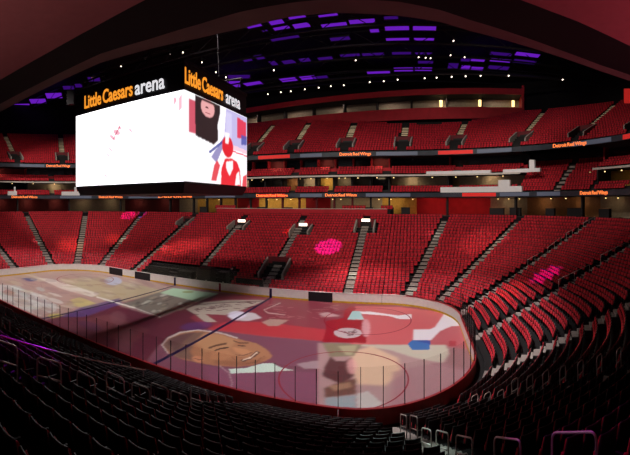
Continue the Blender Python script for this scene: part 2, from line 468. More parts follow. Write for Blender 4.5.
# dark maroon middle
P.poly([(30, 324), (70, 314), (112, 304), (160, 318), (219, 293), (273, 300), (245, 320), (205, 330), (160, 345), (140, 372), (100, 360)], (98, 44, 60), 1, 4)
P.poly([(60, 317), (82, 307), (120, 298), (122, 304), (84, 317)], (86, 66, 128), .75, 4)  # purple light smear, painted into the ice
P.poly([(80, 320), (108, 314), (150, 330), (130, 345), (95, 332)], (132, 74, 78), .45, 5)
P.poly(ell(90, 326, 12, 4, .3), (78, 38, 76), .6, 4)
for q in ((118, 318), (126, 332), (124, 345)): P.poly(ell(*q, 8, 7, .3), (140, 92, 100), .4, 4)
P.poly([(40, 332), (75, 338), (150, 372), (100, 362)], (122, 66, 74), .6, 4)
# projected pale map and greenish lit area by the far boards, painted
P.poly([(122, 304), (173, 288), (219, 293.5), (160, 317)], (122, 116, 106), 1, 1)
P.poly([(173, 288), (219, 293.5), (197, 302), (178, 297), (160, 293)], (178, 212, 178), .95, 3)
for k in range(46):
    u, w = rng.random(), rng.random(); x = 126 + u * 38 + w * 40; y = 304 + u * 10 - w * 10
    P.poly(ell(x, y, 1.5 + 4 * rng.random(), .5 + rng.random() * .9, -.3), [(78, 70, 66), (196, 196, 182), (88, 84, 78), (160, 150, 130)][k % 4], .7, 1)
P.poly(ell(188, 292, 6, 1), (140, 150, 70), .8, 1)
P.stroke([(97, 297), (135, 308)], 1.6, (222, 216, 206), .9); P.stroke([(135, 308), (160, 317)], 1.2, (190, 188, 180), .8)
# red field with the pale wing shape
P.poly([(219, 293.5), (330, 300), (470, 312), (475, 345), (330, 342), (255, 334), (205, 327), (190, 318)], (142, 62, 74), 1, 4)
P.poly([(225, 322), (262, 322), (330, 330), (330, 342), (262, 337), (205, 330)], (192, 58, 66), .85, 5)
P.poly([(186, 309), (205, 302), (230, 300), (266, 300), (248, 308), (225, 315), (205, 314), (217, 322), (205, 322), (196, 315)], (186, 172, 158), .95, 1)
for k in range(34):
    x = 194 + rng.random() * 60; y = 311 - (x - 194) * .12 + (rng.random() - .5) * 7
    P.stroke([(x, y), (x + 3 + 4 * rng.random(), y + (rng.random() - .5) * 3)], .6, (92, 40, 50), .85)
P.stroke([(196, 305), (218, 303), (262, 301)], .8, (90, 40, 48), .8)
P.poly([(228, 316), (240, 312), (255, 313), (262, 318), (248, 321), (232, 320)], (212, 204, 208), .9, 2)
P.poly([(262, 322), (270, 319), (289, 320), (278, 326), (268, 326)], (184, 152, 140), .95, 1)
P.stroke([(280, 303), (264, 310), (268, 313), (285, 315)], 1.1, (196, 168, 160), .9)
for k in range(26):
    x, y = 268 + rng.random() * 64, 301 + rng.random() * 18
    P.stroke([(x, y), (x + 4 + 8 * rng.random(), y + (rng.random() - .45) * 4)], .7, (190, 130, 130), .55)
P.poly([(318, 314), (328, 312), (340, 316), (326, 317)], (206, 172, 172), .8, 2)
P.poly(ell(237, 315, 9, 4), (232, 226, 244), .8, 4)  # bright beam spot at centre ice, painted into the colour
P.poly(ell(196, 326, 16, 4, -.1), (92, 62, 124), .55, 5)
# portrait of a smiling man in suit and collar
P.poly([(140, 372), (160, 345), (205, 329), (262, 336), (330, 342), (330, 412), (240, 398), (150, 372)], (124, 74, 92), 1, 3)
P.poly([(205, 366), (262, 372), (330, 372), (325, 412), (255, 402), (210, 388)], (136, 80, 104), .8, 5)
head = [(162, 345), (168, 338), (180, 332.5), (198, 330), (218, 332.5), (233, 337), (244, 340.5), (256, 343), (266, 349), (273, 356), (266, 361), (254, 365), (236, 367), (214, 365.5), (196, 362.5), (180, 358.5), (168, 353)]
P.poly(head, (176, 122, 90), 1, 1)
P.poly([(198, 333), (222, 335), (238, 341), (228, 349), (205, 352), (196, 343)], (198, 150, 110), .6, 5)
P.poly([(162, 345), (170, 338), (186, 333), (205, 332), (196, 340), (190, 352), (196, 361), (176, 357)], (118, 92, 84), .9, 3)
P.poly([(166, 342), (180, 335), (196, 332), (184, 341), (176, 352)], (92, 58, 66), .7, 3)
P.stroke(head[-1:] + head[:5] + [(226, 334.5), (237, 338)], 1.5, (206, 194, 190), .8)
P.poly(ell(198, 359, 6, 3, .2), (206, 140, 108), .9, 1); P.stroke([(194, 358), (199, 360), (203, 359)], .7, (120, 70, 58))
P.stroke([(209, 348), (216, 345.5), (226, 343.5)], 1.8, (96, 64, 52), .9)
P.stroke([(215, 350.5), (221, 348.5), (228, 347.5)], 1.5, (70, 44, 40), .9)
P.stroke([(234, 341), (240, 343), (248, 343)], 1.3, (104, 68, 54), .9); P.stroke([(238, 345.5), (245, 346)], 1.1, (74, 48, 42), .9)
P.poly([(232, 347), (246, 349), (252, 352), (244, 355), (236, 352)], (204, 144, 104), .8, 2); P.stroke([(236, 355), (243, 355.5), (252, 352.5)], .8, (120, 76, 58))
P.poly([(240, 360), (248, 358), (257, 350.5), (260, 352.5), (252, 359), (243, 362)], (92, 52, 46), .95, 0)
P.stroke([(243, 359.8), (250, 357.8), (257, 352.5)], 1.4, (232, 214, 198)); P.stroke([(246, 364), (256, 362), (264, 356)], .8, (140, 90, 68))
P.poly([(214, 364), (236, 366), (256, 364), (268, 357), (262, 357), (250, 362), (232, 361), (214, 359)], (140, 88, 66), .55, 3)
P.poly([(212, 352), (228, 350), (234, 356), (222, 361), (210, 359)], (196, 138, 100), .6, 3)
P.stroke([(232, 357), (236, 361), (238, 365)], .8, (140, 92, 70), .8)
P.poly([(229, 369), (246, 368), (262, 363.5), (272, 363), (280, 367), (293, 370.3), (268, 372), (231, 373.5)], (206, 226, 212), 1, 0)
P.stroke([(220, 366), (229, 373), (232, 382), (231, 392)], 1.4, (180, 150, 156), .8)
P.poly([(297, 364), (312, 361), (328, 361), (328, 368), (304, 369)], (168, 142, 148), .9, 1)
# jersey figure and pale floor by the goal
P.poly([(355, 306), (400, 307), (440, 312), (470, 325), (480, 345), (350, 346)], (204, 98, 102), 1, 3)
P.poly([(425, 345), (432, 332), (446, 322), (470, 326), (478, 350)], (178, 92, 100), .8, 4)
P.poly([(322, 342), (326, 331), (326, 321), (344, 318), (343, 311), (350, 306), (356, 308), (353, 314), (352, 320), (368, 320), (366, 343)], (158, 26, 42), 1, 1)
P.poly([(347, 319.5), (352, 311), (360, 311), (364, 319.5)], (168, 206, 204), 1, 0)
P.poly(ell(348, 333, 14, 5.2), (196, 178, 180), 1, 0)
for k in range(16):
    x, y = 339 + rng.random() * 16, 329.5 + rng.random() * 6; P.stroke([(x, y), (x + 2.5, y + rng.random() * 2 - 1)], .8, (96, 40, 48), .9)
P.poly([(359, 311.5), (370, 311.5), (398, 315.5), (412, 314), (412, 319), (400, 319), (388, 315.8), (362, 313.8)], (236, 226, 230), 1, 0)
P.poly(ell(366, 328, 4, 9), (226, 170, 176), .8, 3)
P.poly([(413, 329.5), (430, 329.5), (435, 327), (444, 314), (452, 314.5), (464, 319), (470, 326), (452, 326), (440, 331), (431, 340), (413, 340.5)], (224, 214, 220), 1, 1)
P.poly([(318, 343), (360, 344.5), (445, 345), (449, 352), (446, 362), (430, 364), (470, 372), (478, 380), (430, 412), (318, 412)], (176, 140, 140), 1, 2)
P.poly([(352, 344.5), (400, 345), (446, 345), (449, 354), (442, 363), (415, 358), (390, 350)], (198, 190, 172), .9, 3)
P.poly([(350, 352), (372, 346), (398, 358), (402, 374), (385, 386), (356, 384)], (226, 190, 158), .85, 6)
P.poly([(322, 343), (362, 344.5), (354, 356), (330, 357)], (136, 126, 100), .95, 2)
P.poly([(338, 346), (358, 345), (352, 355), (346, 355)], (184, 174, 140), .8, 2)
P.poly([(330, 356), (336, 361), (345, 361), (352, 357), (354, 376), (342, 384), (331, 380), (322, 376), (325, 366)], (84, 44, 48), .95, 2)
P.poly([(324, 388), (340, 382), (356, 378), (356, 394), (325, 398)], (104, 68, 58), .95, 2)
P.poly([(328, 386), (350, 382), (352, 387), (334, 391)], (176, 138, 110), .7, 2)
P.poly(ell(352, 366, 5, 8), (232, 168, 166), .7, 3)
P.poly([(325, 398), (356, 395), (356, 412), (325, 412)], (146, 158, 164), .95, 1)
P.poly([(357, 394), (368, 391), (382, 403), (376, 412), (357, 412)], (192, 186, 182), .95, 1)
P.poly([(392, 372), (440, 362), (478, 372), (470, 392), (420, 412), (392, 410)], (164, 120, 128), .7, 5)
P.poly([(407.5, 344), (412, 340.3), (430, 340.3), (430, 349.6), (412, 350)], (64, 112, 176), 1, 0)
P.poly([(412, 340.3), (430, 340.3), (430, 344)], (58, 70, 150), .8, 0)
P.poly([(449, 341), (456, 341), (456, 346), (449, 346)], (168, 54, 66), .9, 0)
ICE_GAIN = 1.0
idx = np.arange(NX * NY).reshape(NY, NX)
F = np.stack([idx[:-1, :-1], idx[:-1, 1:], idx[1:, 1:], idx[1:, :-1]], -1).reshape(-1, 4)
fc = np.stack([(GX[:-1, :-1] + GX[1:, 1:]) / 2, (GY[:-1, :-1] + GY[1:, 1:]) / 2], -1).reshape(-1, 2)
qx, qy = np.abs(fc[:, 0]) - 21.95, np.abs(fc[:, 1]) - 4.42
F = F[~((qx > 0) & (qy > 0) & (np.hypot(qx, qy) > R0 + .06))]
cols = np.ones((NX * NY, 4)); cols[:, :3] = np.clip(P.c.reshape(-1, 3) * ICE_GAIN, 0, .95)
ice = np_mesh('floor_ice', np.stack([GX, GY, GX * 0], -1).reshape(-1, 3), F, ['ice_picture'], None, cols); struct(ice)
def flat(name, m, polys):
    mb = MB()
    for p in polys: mb.add([(x, y, .004) for x, y in p], [tuple(range(len(p)))])
    mb.build(name, m, ice)
def rect(x0, x1, y0, y1): return [(x0, y0), (x1, y0), (x1, y1), (x0, y1)]
for X in (-7.62, 7.62): flat('blue_line', 'line_blue', [rect(X - .17, X + .17, -12.9, 12.9)])
def annulus(cx, cy, r, w, n=64):
    return [[(cx + (r - w) * cos(a), cy + (r - w) * sin(a)), (cx + (r + w) * cos(a), cy + (r + w) * sin(a)), (cx + (r + w) * cos(b), cy + (r + w) * sin(b)), (cx + (r - w) * cos(b), cy + (r - w) * sin(b))]
            for a, b in [(2 * PI * i / n, 2 * PI * (i + 1) / n) for i in range(n)]]
for cx, cy in ((21.03, -6.7), (21.03, 6.7), (-21.03, 6.7)): flat('faceoff_circle', 'line_red', annulus(cx, cy, 4.57, .06))

# ------------------------------------------------------------------ dasher boards and glass
boards = empty('dasher_boards')
tag(boards, 'white rink boards with dark bench doors running all round the ice', 'rink boards')
doors = [(tX(-21.7), tX(-18.7)), (tX(-15.9), tX(-12.6)), (tX(12.7), tX(15.8))]
cuts = sorted([q for d in doors for q in d] + [tX(-9.6), tX(-7.9), tX(.1), tX(7.6)] + [SEGT[k] for k in range(1, 8)] + [SEGT[4] + 11 * k for k in range(1, 4)])
cuts = [0.001] + cuts + [TOT]
for a, b in zip(cuts[:-1], cuts[1:]):
    if b - a < .3: continue
    m = (a + b) / 2; door = any(p < m < q for p, q in doors)
    mb = MB(); bar(mb, a + .02, b - .02, 0, .05, 0, 1.05, 0); bar(mb, a + .02, b - .02, .05, .12, 0, 1.05, 1)
    mb.build('bench_door' if door else 'panel', ['board_door', 'board_door'] if door else ['board_white', 'board_back'], boards)
    if not door:
        mb = MB(); bar(mb, a + .02, b - .02, -.012, 0, 0, .2); mb.build('kick_plate', 'kick_yellow', boards)
mb = MB(); bar(mb, SEGT[1] + 3, SEGT[6], -.03, .14, 1.05, 1.10); mb.build('cap_rail', 'board_cap', boards)['label'] = 'dark red cap rail'
mb = MB(); bar(mb, SEGT[6], SEGT[1] + 3 + TOT, -.03, .14, 1.05, 1.10); mb.build('cap_rail', 'board_white', boards)
for X, m in ((-7.75, 'line_blue'), (7.6, 'line_blue'), (0, 'line_red')):
    mb = MB(); bar(mb, tX(X) - .17, tX(X) + .17, -.02, -.004, 0, 1.05); mb.build('line_mark', m, boards)
def glass_panel(t0, t1, h, post, label, group):
    x, y, _, _ = ring(t0, .06); r = empty('rink_glass_panel', (x, y, 1.1))
    mb = MB(); bar(mb, t0 + .015, t1 - .015, .055, .067, 1.1, 1.1 + h); o = mb.build('pane', 'clear_glass', r, loc=(x, y, 1.1)); o.location = (0, 0, 0)
    if post:
        mb = MB(); ringbox(mb, t0, .06, 1.1, (.032, .05, h)); o = mb.build('stanchion', 'rubber', r, loc=(x, y, 1.1)); o.location = (0, 0, 0)
    tag(r, label, 'rink glass', group)
n = 24
for k in range(24): glass_panel(tX(-21.95) + k * 43.9 / 24, tX(-21.95) + (k + 1) * 43.9 / 24, 1.5, False, 'clear seamless glass panel standing on the boards along the opposite side of the ice', 'glass along the far boards')
for seg, nn, h, post, lab, grp in ((1, 9, 2.2, False, 'clear curved glass panel on the boards at the back right corner of the ice', 'glass of the back right corner'),
        (2, 7, 2.2, True, 'tall clear glass panel on the boards behind the right goal', 'glass behind the right goal'),
        (3, 11, 2.0, True, 'clear glass panel with dark post on the curved boards at near right corner', 'glass of the near right corner'),
        (4, 36, 1.75, True, 'clear glass panel with thin dark post along the near boards', 'glass along the near boards'),
        (5, 9, 2.0, True, 'clear glass panel with thin post in the near left corner', 'glass of the near left corner'),
        (6, 7, 2.0, False, 'clear glass panel on the boards at the left end', 'glass at the left end'),
        (7, 9, 2.0, False, 'clear glass panel on the boards at the back left corner', 'glass of the back left corner')):
    for k in range(nn): glass_panel(SEGT[seg] + SEGL[seg] * k / nn, SEGT[seg] + SEGL[seg] * (k + 1) / nn, h, post, lab, grp)

# ------------------------------------------------------------------ handrails
def hoop(t, d, w, h, label, group, radial=False, rail=False, thick=.022):
    """hoop rail: two posts joined by a rounded top, a second bar below"""
    x, y, nx, ny = ring(t, d); z = lower_z(d); T = Vector((-ny, nx, 0)); N = Vector((nx, ny, 0))
    e = N if radial else T
    slope = .42 if radial else 0
    U = Vector((0, 0, 1)); rr = .13; base = Vector((x, y, z))
    def pt(u, v): return base + e * u + U * (v + slope * u)
    pts = [pt(-w / 2, -.05)] + [pt(-w / 2 + rr - rr * cos(q), h - rr + rr * sin(q)) for q in [PI / 2 * i / 5 for i in range(6)]] + \
          [pt(w / 2 - rr + rr * sin(q), h - rr + rr * cos(q)) for q in [PI / 2 * i / 5 for i in range(6)]] + [pt(w / 2, -.05)]
    r = empty('handrail', (x, y, z))
    mb = MB(); mb.tube(pts, thick, 8); o = mb.build('hoop', 'steel', r, True, loc=(x, y, z)); o.location = (0, 0, 0)
    mb = MB(); mb.tube([pt(-w / 2, h * .52), pt(w / 2, h * .52)], thick * .9, 8); o = mb.build('crossbar', 'steel', r, True, loc=(x, y, z)); o.location = (0, 0, 0)
    tag(r, label, 'handrail', group); return r
tN, tR, tL, tL2, tE, tK = tArc(3, 73.6), tArc(3, 52.5), tNear(17.0), tNear(9.3), SEGT[2] + 4.6, tArc(1, 71.7)
for k, d in enumerate((15.4, 13.2, 10.9, 9.2, 7.6, 6.0, 4.4)):
    hoop(tN, d, 1.15 - .02 * k, .95, ['large shiny hoop rail at bottom right, nearest of its stairway', 'shiny hoop rail at bottom right, second nearest on its stairway'][k] if k < 2 else f'shiny hoop rail down the bottom right stairway, {ordn(k + 1)} from the nearest', 'hoop rails of the bottom right stairway', radial=True)
for k in range(11):
    d = 2.85 + .87 * k + .45
    hoop(tR, d, .48, .98, f'small metal hoop rail beside the rink corner stairway, {ordn(k + 1)} up from the boards', 'hoop rails of the corner stairway')
for k, d in enumerate((15.4, 13.9, 12.5, 11.2, 9.9, 8.8, 7.5, 6.0)):
    hoop(tL, d, .85, 1.0, f'metal hoop rail in dark near seats at left, {ordn(k + 1)} from the left edge', 'hoop rails of the left stairway', radial=(k < 2), thick=.024)
for k, d in enumerate((11.2, 10.0, 8.7)):
    hoop(tL2, d, .85, 1.0, f'small hoop rail close to near boards at far left, {ordn(k + 1)} from the left edge', 'hoop rails of the far left stairway')
def sloped_rail(t, d0, d1, off, label, group, h=.95):
    sc = (R0 + (d0 + d1) / 2) / R0 if seg_of(t) % 2 else 1
    tt = t + off / sc
    a, b = ring(tt, d0), ring(tt, d1); za, zb = lower_z(d0), lower_z(d1)
    r = empty('handrail', (a[0], a[1], za)); L = (a[0], a[1], za)
    A, B = Vector((a[0], a[1], za + h)), Vector((b[0], b[1], zb + h))
    mb = MB(); mb.tube([A, B], .025, 8); o = mb.build('rail', 'steel', r, True, loc=L); o.location = (0, 0, 0)
    for q in (0.02, .5, .98):
        p = A.lerp(B, q); mb = MB(); mb.tube([p, (p.x, p.y, p.z - h - .1)], .022, 6); o = mb.build('post', 'steel', r, loc=L); o.location = (0, 0, 0)
    tag(r, label, 'handrail', group)
for k in range(4): sloped_rail(tK, 9.5 + 3 * k, 11.7 + 3 * k, .1, f'long sloping rail on the stairway right of the rink, {ordn(k + 1)} from its foot', 'sloping rails of the right stairway')
for k in range(3): sloped_rail(tE, 8.5 + 4.4 * k, 11.8 + 4.4 * k, .1, f'sloping rail on the right edge stairway, {ordn(k + 1)} from its foot', 'sloping rails of the right edge stairway')
sloped_rail(tNear(13.2), 5.2, 14.5, 0, 'long thin rail running down through the dark seats at left', 'long rails of the near stand', .95)

# ------------------------------------------------------------------ doorways in the stands
def doorway(t, d0, d1, w, zf, zt, lit, label, group, lvl):
    """walls either side of a stairwell, a lintel wall behind with an opening"""
    x, y, _, _ = ring(t, d0); L = (x, y, zf); r = empty('stand_doorway', L)
    def part(name, mb, m):
        o = mb.build(name, m, r, loc=L); o.location = (0, 0, 0); return o
    sc = (R0 + (d0 + d1) / 2) / R0 if seg_of(t) % 2 else 1
    for s in (-1, 1):
        mb = MB(); tt = t + s * (w - .12) / sc
        a, b = ring(tt, d0), ring(tt, d1); rz = rot_of(t); th = .12
        px_, py_ = -ring(t, 0)[3], ring(t, 0)[2]
        q = lambda p, o_, z: (p[0] + px_ * o_, p[1] + py_ * o_, z)
        mb.hexa([q(a, -th, zf), q(a, th, zf), q(b, th, zf), q(b, -th, zf), q(a, -th, zf + 1.05), q(a, th, zf + 1.05), q(b, th, zt + .9), q(b, -th, zt + .9)])
        part('side_wall', mb, 'aisle_concrete')
    mb = MB(); ringbox(mb, t, d1, zf, (2 * w, .2, zt - zf + .9)); part('back_wall', mb, 'dark_red_wall')
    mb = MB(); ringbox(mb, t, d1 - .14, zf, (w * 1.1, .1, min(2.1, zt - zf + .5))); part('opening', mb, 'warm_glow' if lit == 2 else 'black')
    mb = MB(); ringbox(mb, t, (d0 + d1) / 2, zf - .1, (2 * w - .3, d1 - d0, .12)); part('landing', mb, 'dark_concrete')
    if lit:
        mb = MB(); ringbox(mb, t, d1 - .25, zt + .55, (w * .8, .3, .4)); part('light_box', mb, 'lamp_glow' if lit == 1 else 'white')
    tag(r, label, 'doorway', group)
for k, ((t, a, b, w), lb) in enumerate(zip(LV, ['concrete doorway with a bright lamp in lower seats, left of the pink lit oval', 'concrete doorway with bright lamp just above left of the pink lit oval', 'concrete doorway with white lamp in lower seats right of the pink lit oval', 'low dark stairwell in the seats just above the far boards', 'dim doorway high in the lower seats under the hanging scoreboard'])):
    zf = lower_z(a); zt = lower_z(b)
    doorway(t, a, b, w, zf, zt, 1 if k < 3 else 0, lb, 'doorways of the lower stand', 'low')
for t, a, b, w in UV:
    x, y, _, _ = ring(t, 28); pxx = to_px(x, y, 22)[0]
    if not -20 < pxx < 650 : continue
    n = sorted(UA, key=lambda q: to_px(*ring(q, 28)[:2], 22)[0]); vis = [q for q in n if -20 < to_px(*ring(q, 28)[:2], 22)[0] < 650]
    zf = UZ0 + URS * int((a - UD0) / UTR); zt = UZ0 + URS * int((b - UD0) / UTR)
    doorway(t, a, b, w, zf, zt, 0, f'grey walled doorway in the upper red seats, {ordn(vis.index(t) + 1)} of them from the left', 'doorways of the upper stand', 'up')
    rows = [i for i in range(6, UROWS - 1)]
    x, y, _, _ = ring(t, 39)
    rows = [i for i in rows if not beyond_press(*ring(t, UD0 + UTR * i + 1)[:2])]
    aisle(t, 0, rows, lambda i: UZ0 + URS * i, lambda i: UD0 + UTR * i, 1.35, f'pale stairway above a doorway in the upper red seats, {ordn(vis.index(t) + 1)} from the left', 'aisle_pale')

# ------------------------------------------------------------------ concourse, suites, ribbons
mb = MB()
sweep(mb, VIS0, VIS1, [(20.4, 9.0), (27.2, 9.0)], 0)
mb2 = MB(); sweep(mb2, VIS0, VIS1, [(27.2, 11.9), (22.2, 11.9)], 0)
struct(mb.build('floor_concourse', 'dark_concrete')); struct(mb2.build('ceiling_concourse', 'dark_concrete'))
def not_corner(fn):
    fn(VIS0, W0 + TOT); fn(W1 + TOT, VIS1)
mb = MB()
def f(a, b): sweep(mb, a, b, [(22.9, 12.3), (22.9, 12.55), (24.15, 12.55), (24.15, 13.0), (25.2, 13.0), (25.2, 13.2), (29, 13.2)], 0); sweep(mb, a, b, [(29, 15.55), (24.4, 15.55)], 0)
not_corner(f); struct(mb.build('floor_suites', 'dark_concrete'))
mb = MB()
def f(a, b): sweep(mb, a, b, [(24.7, 15.65), (25.65, 15.65), (25.65, 16.07), (26.55, 16.07), (26.55, 16.5), (27.5, 16.5)], 0); sweep(mb, a, b, [(28.4, 18.75), (23.9, 18.75)], 0)
not_corner(f); struct(mb.build('floor_balcony', 'dark_concrete'))
mb = MB(); pr = []
for i in range(8): pr += [(23.2 + .8 * i, 12.55 + .62 * i), (24.0 + .8 * i, 12.55 + .62 * i)]
sweep(mb, W0 + TOT, W1 + TOT, [(22.9, 12.3)] + pr, 0); struct(mb.build('floor_corner', 'concrete'))
aisle(tArc(1, 54), 0, list(range(7)), lambda i: 12.55 + .62 * i, lambda i: 23.2 + .8 * i, 1.1, 'pale stairway in the deep corner block of the middle level at right')
# white ledge under the balcony rows
k = 0
for a, b, lb in ((VIS0, W0 + TOT, 'long white ledge line fronting the middle balcony round the far stand'), (W1 + TOT, VIS1, 'short pale ledge over the yellow suite at the right edge')):
    mb = MB(); bar(mb, a, b, 24.4, 24.7, 15.45, 15.72); tag(mb.build('balcony_ledge', 'ledge'), lb, 'ledge')
# walls behind each level, bay by bay
def bays(t0, t1, step):
    n = max(1, round((t1 - t0) / step)); return [(t0 + (t1 - t0) * i / n, t0 + (t1 - t0) * (i + 1) / n) for i in range(n)]
def pxs(t, d, z): 
    x, y, _, _ = ring(t, d); return to_px(x, y, z)[0]
LIGHTS = []
def bay_wall(t0, t1, d, z0, z1, m, name='wall_bay'):
    mb = MB(); sweep(mb, t0, t1, [(d, z0), (d, z1)], 0); struct(mb.build(name, m))
def divider(t, d0, d1, z0, z1, m='beige_wall', w=.25):
    mb = MB(); ringbox(mb, t, (d0 + d1) / 2, z0, (w, d1 - d0, z1 - z0)); struct(mb.build('wall_divider', m))
conc = [(-99, 60, 'dark_red_wall', 1.2), (60, 130, 'beige_wall', .5), (130, 172, 'dark_red_wall', .8), (172, 198, 'beige_wall', .4), (198, 235, 'yellow_wall', .25), (235, 258, 'red_wall', .45), (258, 302, 'yellow_wall', 1), (302, 328, 'red_wall', .5), (328, 360, 'beige_wall', .3),
        (360, 382, 'beige_wall', .35), (382, 415, 'yellow_wall', 1), (415, 428, 'dark_concrete', .2), (428, 449, 'red_wall', 5.5), (449, 459, 'black', 0), (459, 492, 'red_wall', 5.5), (492, 528, 'beige_wall', .7), (528, 545, 'dark_concrete', 0), (545, 590, 'wood', .8), (590, 700, 'beige_wall', .4)]
for a, b in bays(VIS0, VIS1, 1.7):
    p = pxs((a + b) / 2, 27, 10.5)
    for lo, hi, m, e in conc:
        if lo <= p < hi: break
    bay_wall(a, b, 27.2, 9.0, 11.9, m)
    if e and -10 < p < 650: LIGHTS.append(((a + b) / 2, 25.6 if m != 'red_wall' else 23.4, 11.8, e * 20, b - a, 'w' if m != 'red_wall' else 'r'))
for t in [q for q in [VIS0 + 3.4 * k for k in range(90)] if q < VIS1]: divider(t, 22.8, 23.4, 9.0, 11.9, 'dark_concrete' if int(t * 7) % 3 else 'dark_red_wall', .3)
pal = [('beige_wall', .8), ('yellow_wall', .9), ('glass_dark', 0), ('beige_wall', .35), ('dark_concrete', .2), ('wood', .6), ('glass_dark', .2)]
def f(a0, b0):
    for k, (a, b) in enumerate(bays(a0, b0, 3.6)):
        p = pxs((a + b) / 2, 28, 14.3); m, e = pal[(k * 5 + int(a)) % 7]
        if 578 < p: m, e = 'yellow_wall', 1.6
        if 20 < p < 75 or 440 < p < 535: m, e = 'beige_wall', .9
        bay_wall(a, b, 29, 13.2, 15.6, m); divider(a, 25.6, 29, 13.2, 15.6, 'dark_concrete')
        if e and -10 < p < 650: LIGHTS.append(((a + b) / 2, 27.6, 15.45, e * 45, b - a, 'w'))
        m2 = ['glass_dark', 'dark_red_wall', 'glass_dark'][k % 3]
        if k % 3 == 1 and -10 < p < 650: LIGHTS.append(((a + b) / 2, 26.6, 18.65, 42, b - a, 'w'))  # unseen light added to lift the dark wall of this bay
        bay_wall(a, b, 28.4, 16.5, 18.8, m2); divider(a, 27.3, 28.4, 16.5, 18.8, 'red_wall', .3)
        mbb = MB(); bar(mbb, a, b, 27.5, 27.62, 16.5, 17.1); struct(mbb.build('wall_parapet', 'red_wall'))
not_corner(f)
bay_wall(W0 + TOT, W1 + TOT, 29.7, 16.6, 19.0, 'glass_dark')
mb = MB(); bar(mb, tX(-12.5), tX(21.0), 20.75, 20.95, 8.9, 10.05); o = mb.build('parapet_wall', 'red_wall'); tag(o, 'long red parapet topping the lower seats on the far side', 'parapet')
mb = MB(); bar(mb, tX(-12.5), tX(21.0), 20.7, 21.0, 10.05, 10.12); mb.build('cap', 'ledge', o)
bay_wall(VIS0, VIS1, 49, 18, 41, 'concrete', 'wall_back')

font_objs = []
def text_mesh(name, body, size, m, M, parent, sx=1.0, weight=0.0, extrude=.02):
    """one mesh per word, the words set side by side around the middle"""
    parts = []
    for word in body.split():
        cu = bpy.data.curves.new(name, 'FONT'); cu.body = word; cu.size = size; cu.extrude = extrude; cu.offset = weight; cu.align_y = 'CENTER'; cu.resolution_u = 3
        o = bpy.data.objects.new('lettering', cu); COL.objects.link(o)
        dg = bpy.context.evaluated_depsgraph_get(); me = bpy.data.meshes.new_from_object(o.evaluated_get(dg)); bpy.data.objects.remove(o)
        xs = [v.co.x for v in me.vertices]; parts.append((me, min(xs), max(xs)))
    gap = size * .2; tot = sum(b - a for _, a, b in parts) + gap * (len(parts) - 1); x = -tot / 2; out = []
    for me, a, b in parts:
        me.transform(Matrix.Translation((x - a, 0, 0))); x += b - a + gap
        me.transform(Matrix.Diagonal((sx, 1, 1, 1))); me.transform(M); me.materials.clear(); me.materials.append(MATS[m])
        r = bpy.data.objects.new(name, me); COL.objects.link(r); r.parent = parent; out.append(r)
    return out
def ring_text(body, t, d, zc, h, m, parent, sx=1.0, weight=.0):
    """lettering that follows the curve of the ribbon"""
    out = text_mesh('lettering', body, h, m, Matrix.Identity(4), parent, sx, weight); sc = (R0 + d) / R0 if seg_of(t) % 2 else 1
    for o in out:
        for v in o.data.vertices:
            x, y, _, _ = ring(t + v.co.x / sc, d - v.co.z); v.co = (x, y, zc + v.co.y)
    return out
def t_for_px(px, d, z):
    best = min(np.arange(VIS0, VIS1, .1), key=lambda t: abs(pxs(t, d, z) - px)); return float(best)
def ribbon(d, z0, z1, texts, reds, greys, label):
    mb = MB(); bar(mb, VIS0, VIS1, d, d + .35, z0, z1); r = mb.build('ribbon_display', 'ribbon'); tag(r, label, 'display')
    zc = (z0 + z1) / 2
    for p, wpx in texts:
        t = t_for_px(p, d, zc); x, y, _, _ = ring(t, d); rr = math.hypot(x - CX, y - CY)
        ring_text('Detroit Red Wings', t, d - .05, zc, (z1 - z0) * .95, 'letter_led', r, min(3.2, wpx / max(.5, abs(pxs(t + .5, d, zc) - pxs(t - .5, d, zc))) * (1 if seg_of(t) % 2 == 0 else (R0 + d) / R0) / ((z1 - z0) * .95 * 7.6)), .012)
    for lst, m, nm in ((reds, 'led_red', 'lit_strip'), (greys, 'led_grey', 'lit_strip')):
        for p0, p1 in lst:
            ta, tb = t_for_px(p0, d, zc), t_for_px(p1, d, zc)
            if tb - ta < .1: continue
            mb = MB(); bar(mb, ta, tb, d - .02, d - .004, z0 + .08, z1 - .08); mb.build(nm, m, r)
ribbon(22.2, 11.95, 12.65, [(24, 26), (111, 24), (184, 22), (272, 32), (341, 32), (595, 28)], [(462, 495), (258, 285)], [(60, 92), (128, 160), (205, 235), (300, 322), (366, 410), (500, 530), (536, 560)], 'lower long grey ribbon display with orange lettering round the far stand')
ribbon(23.8, 18.75, 19.5, [(58, 24), (355, 32), (570, 34)], [(258, 290), (438, 472), (622, 660)], [(20, 44), (300, 322), (376, 418), (478, 512), (572, 612)], 'upper long grey ribbon display with orange lettering below the upper seats')
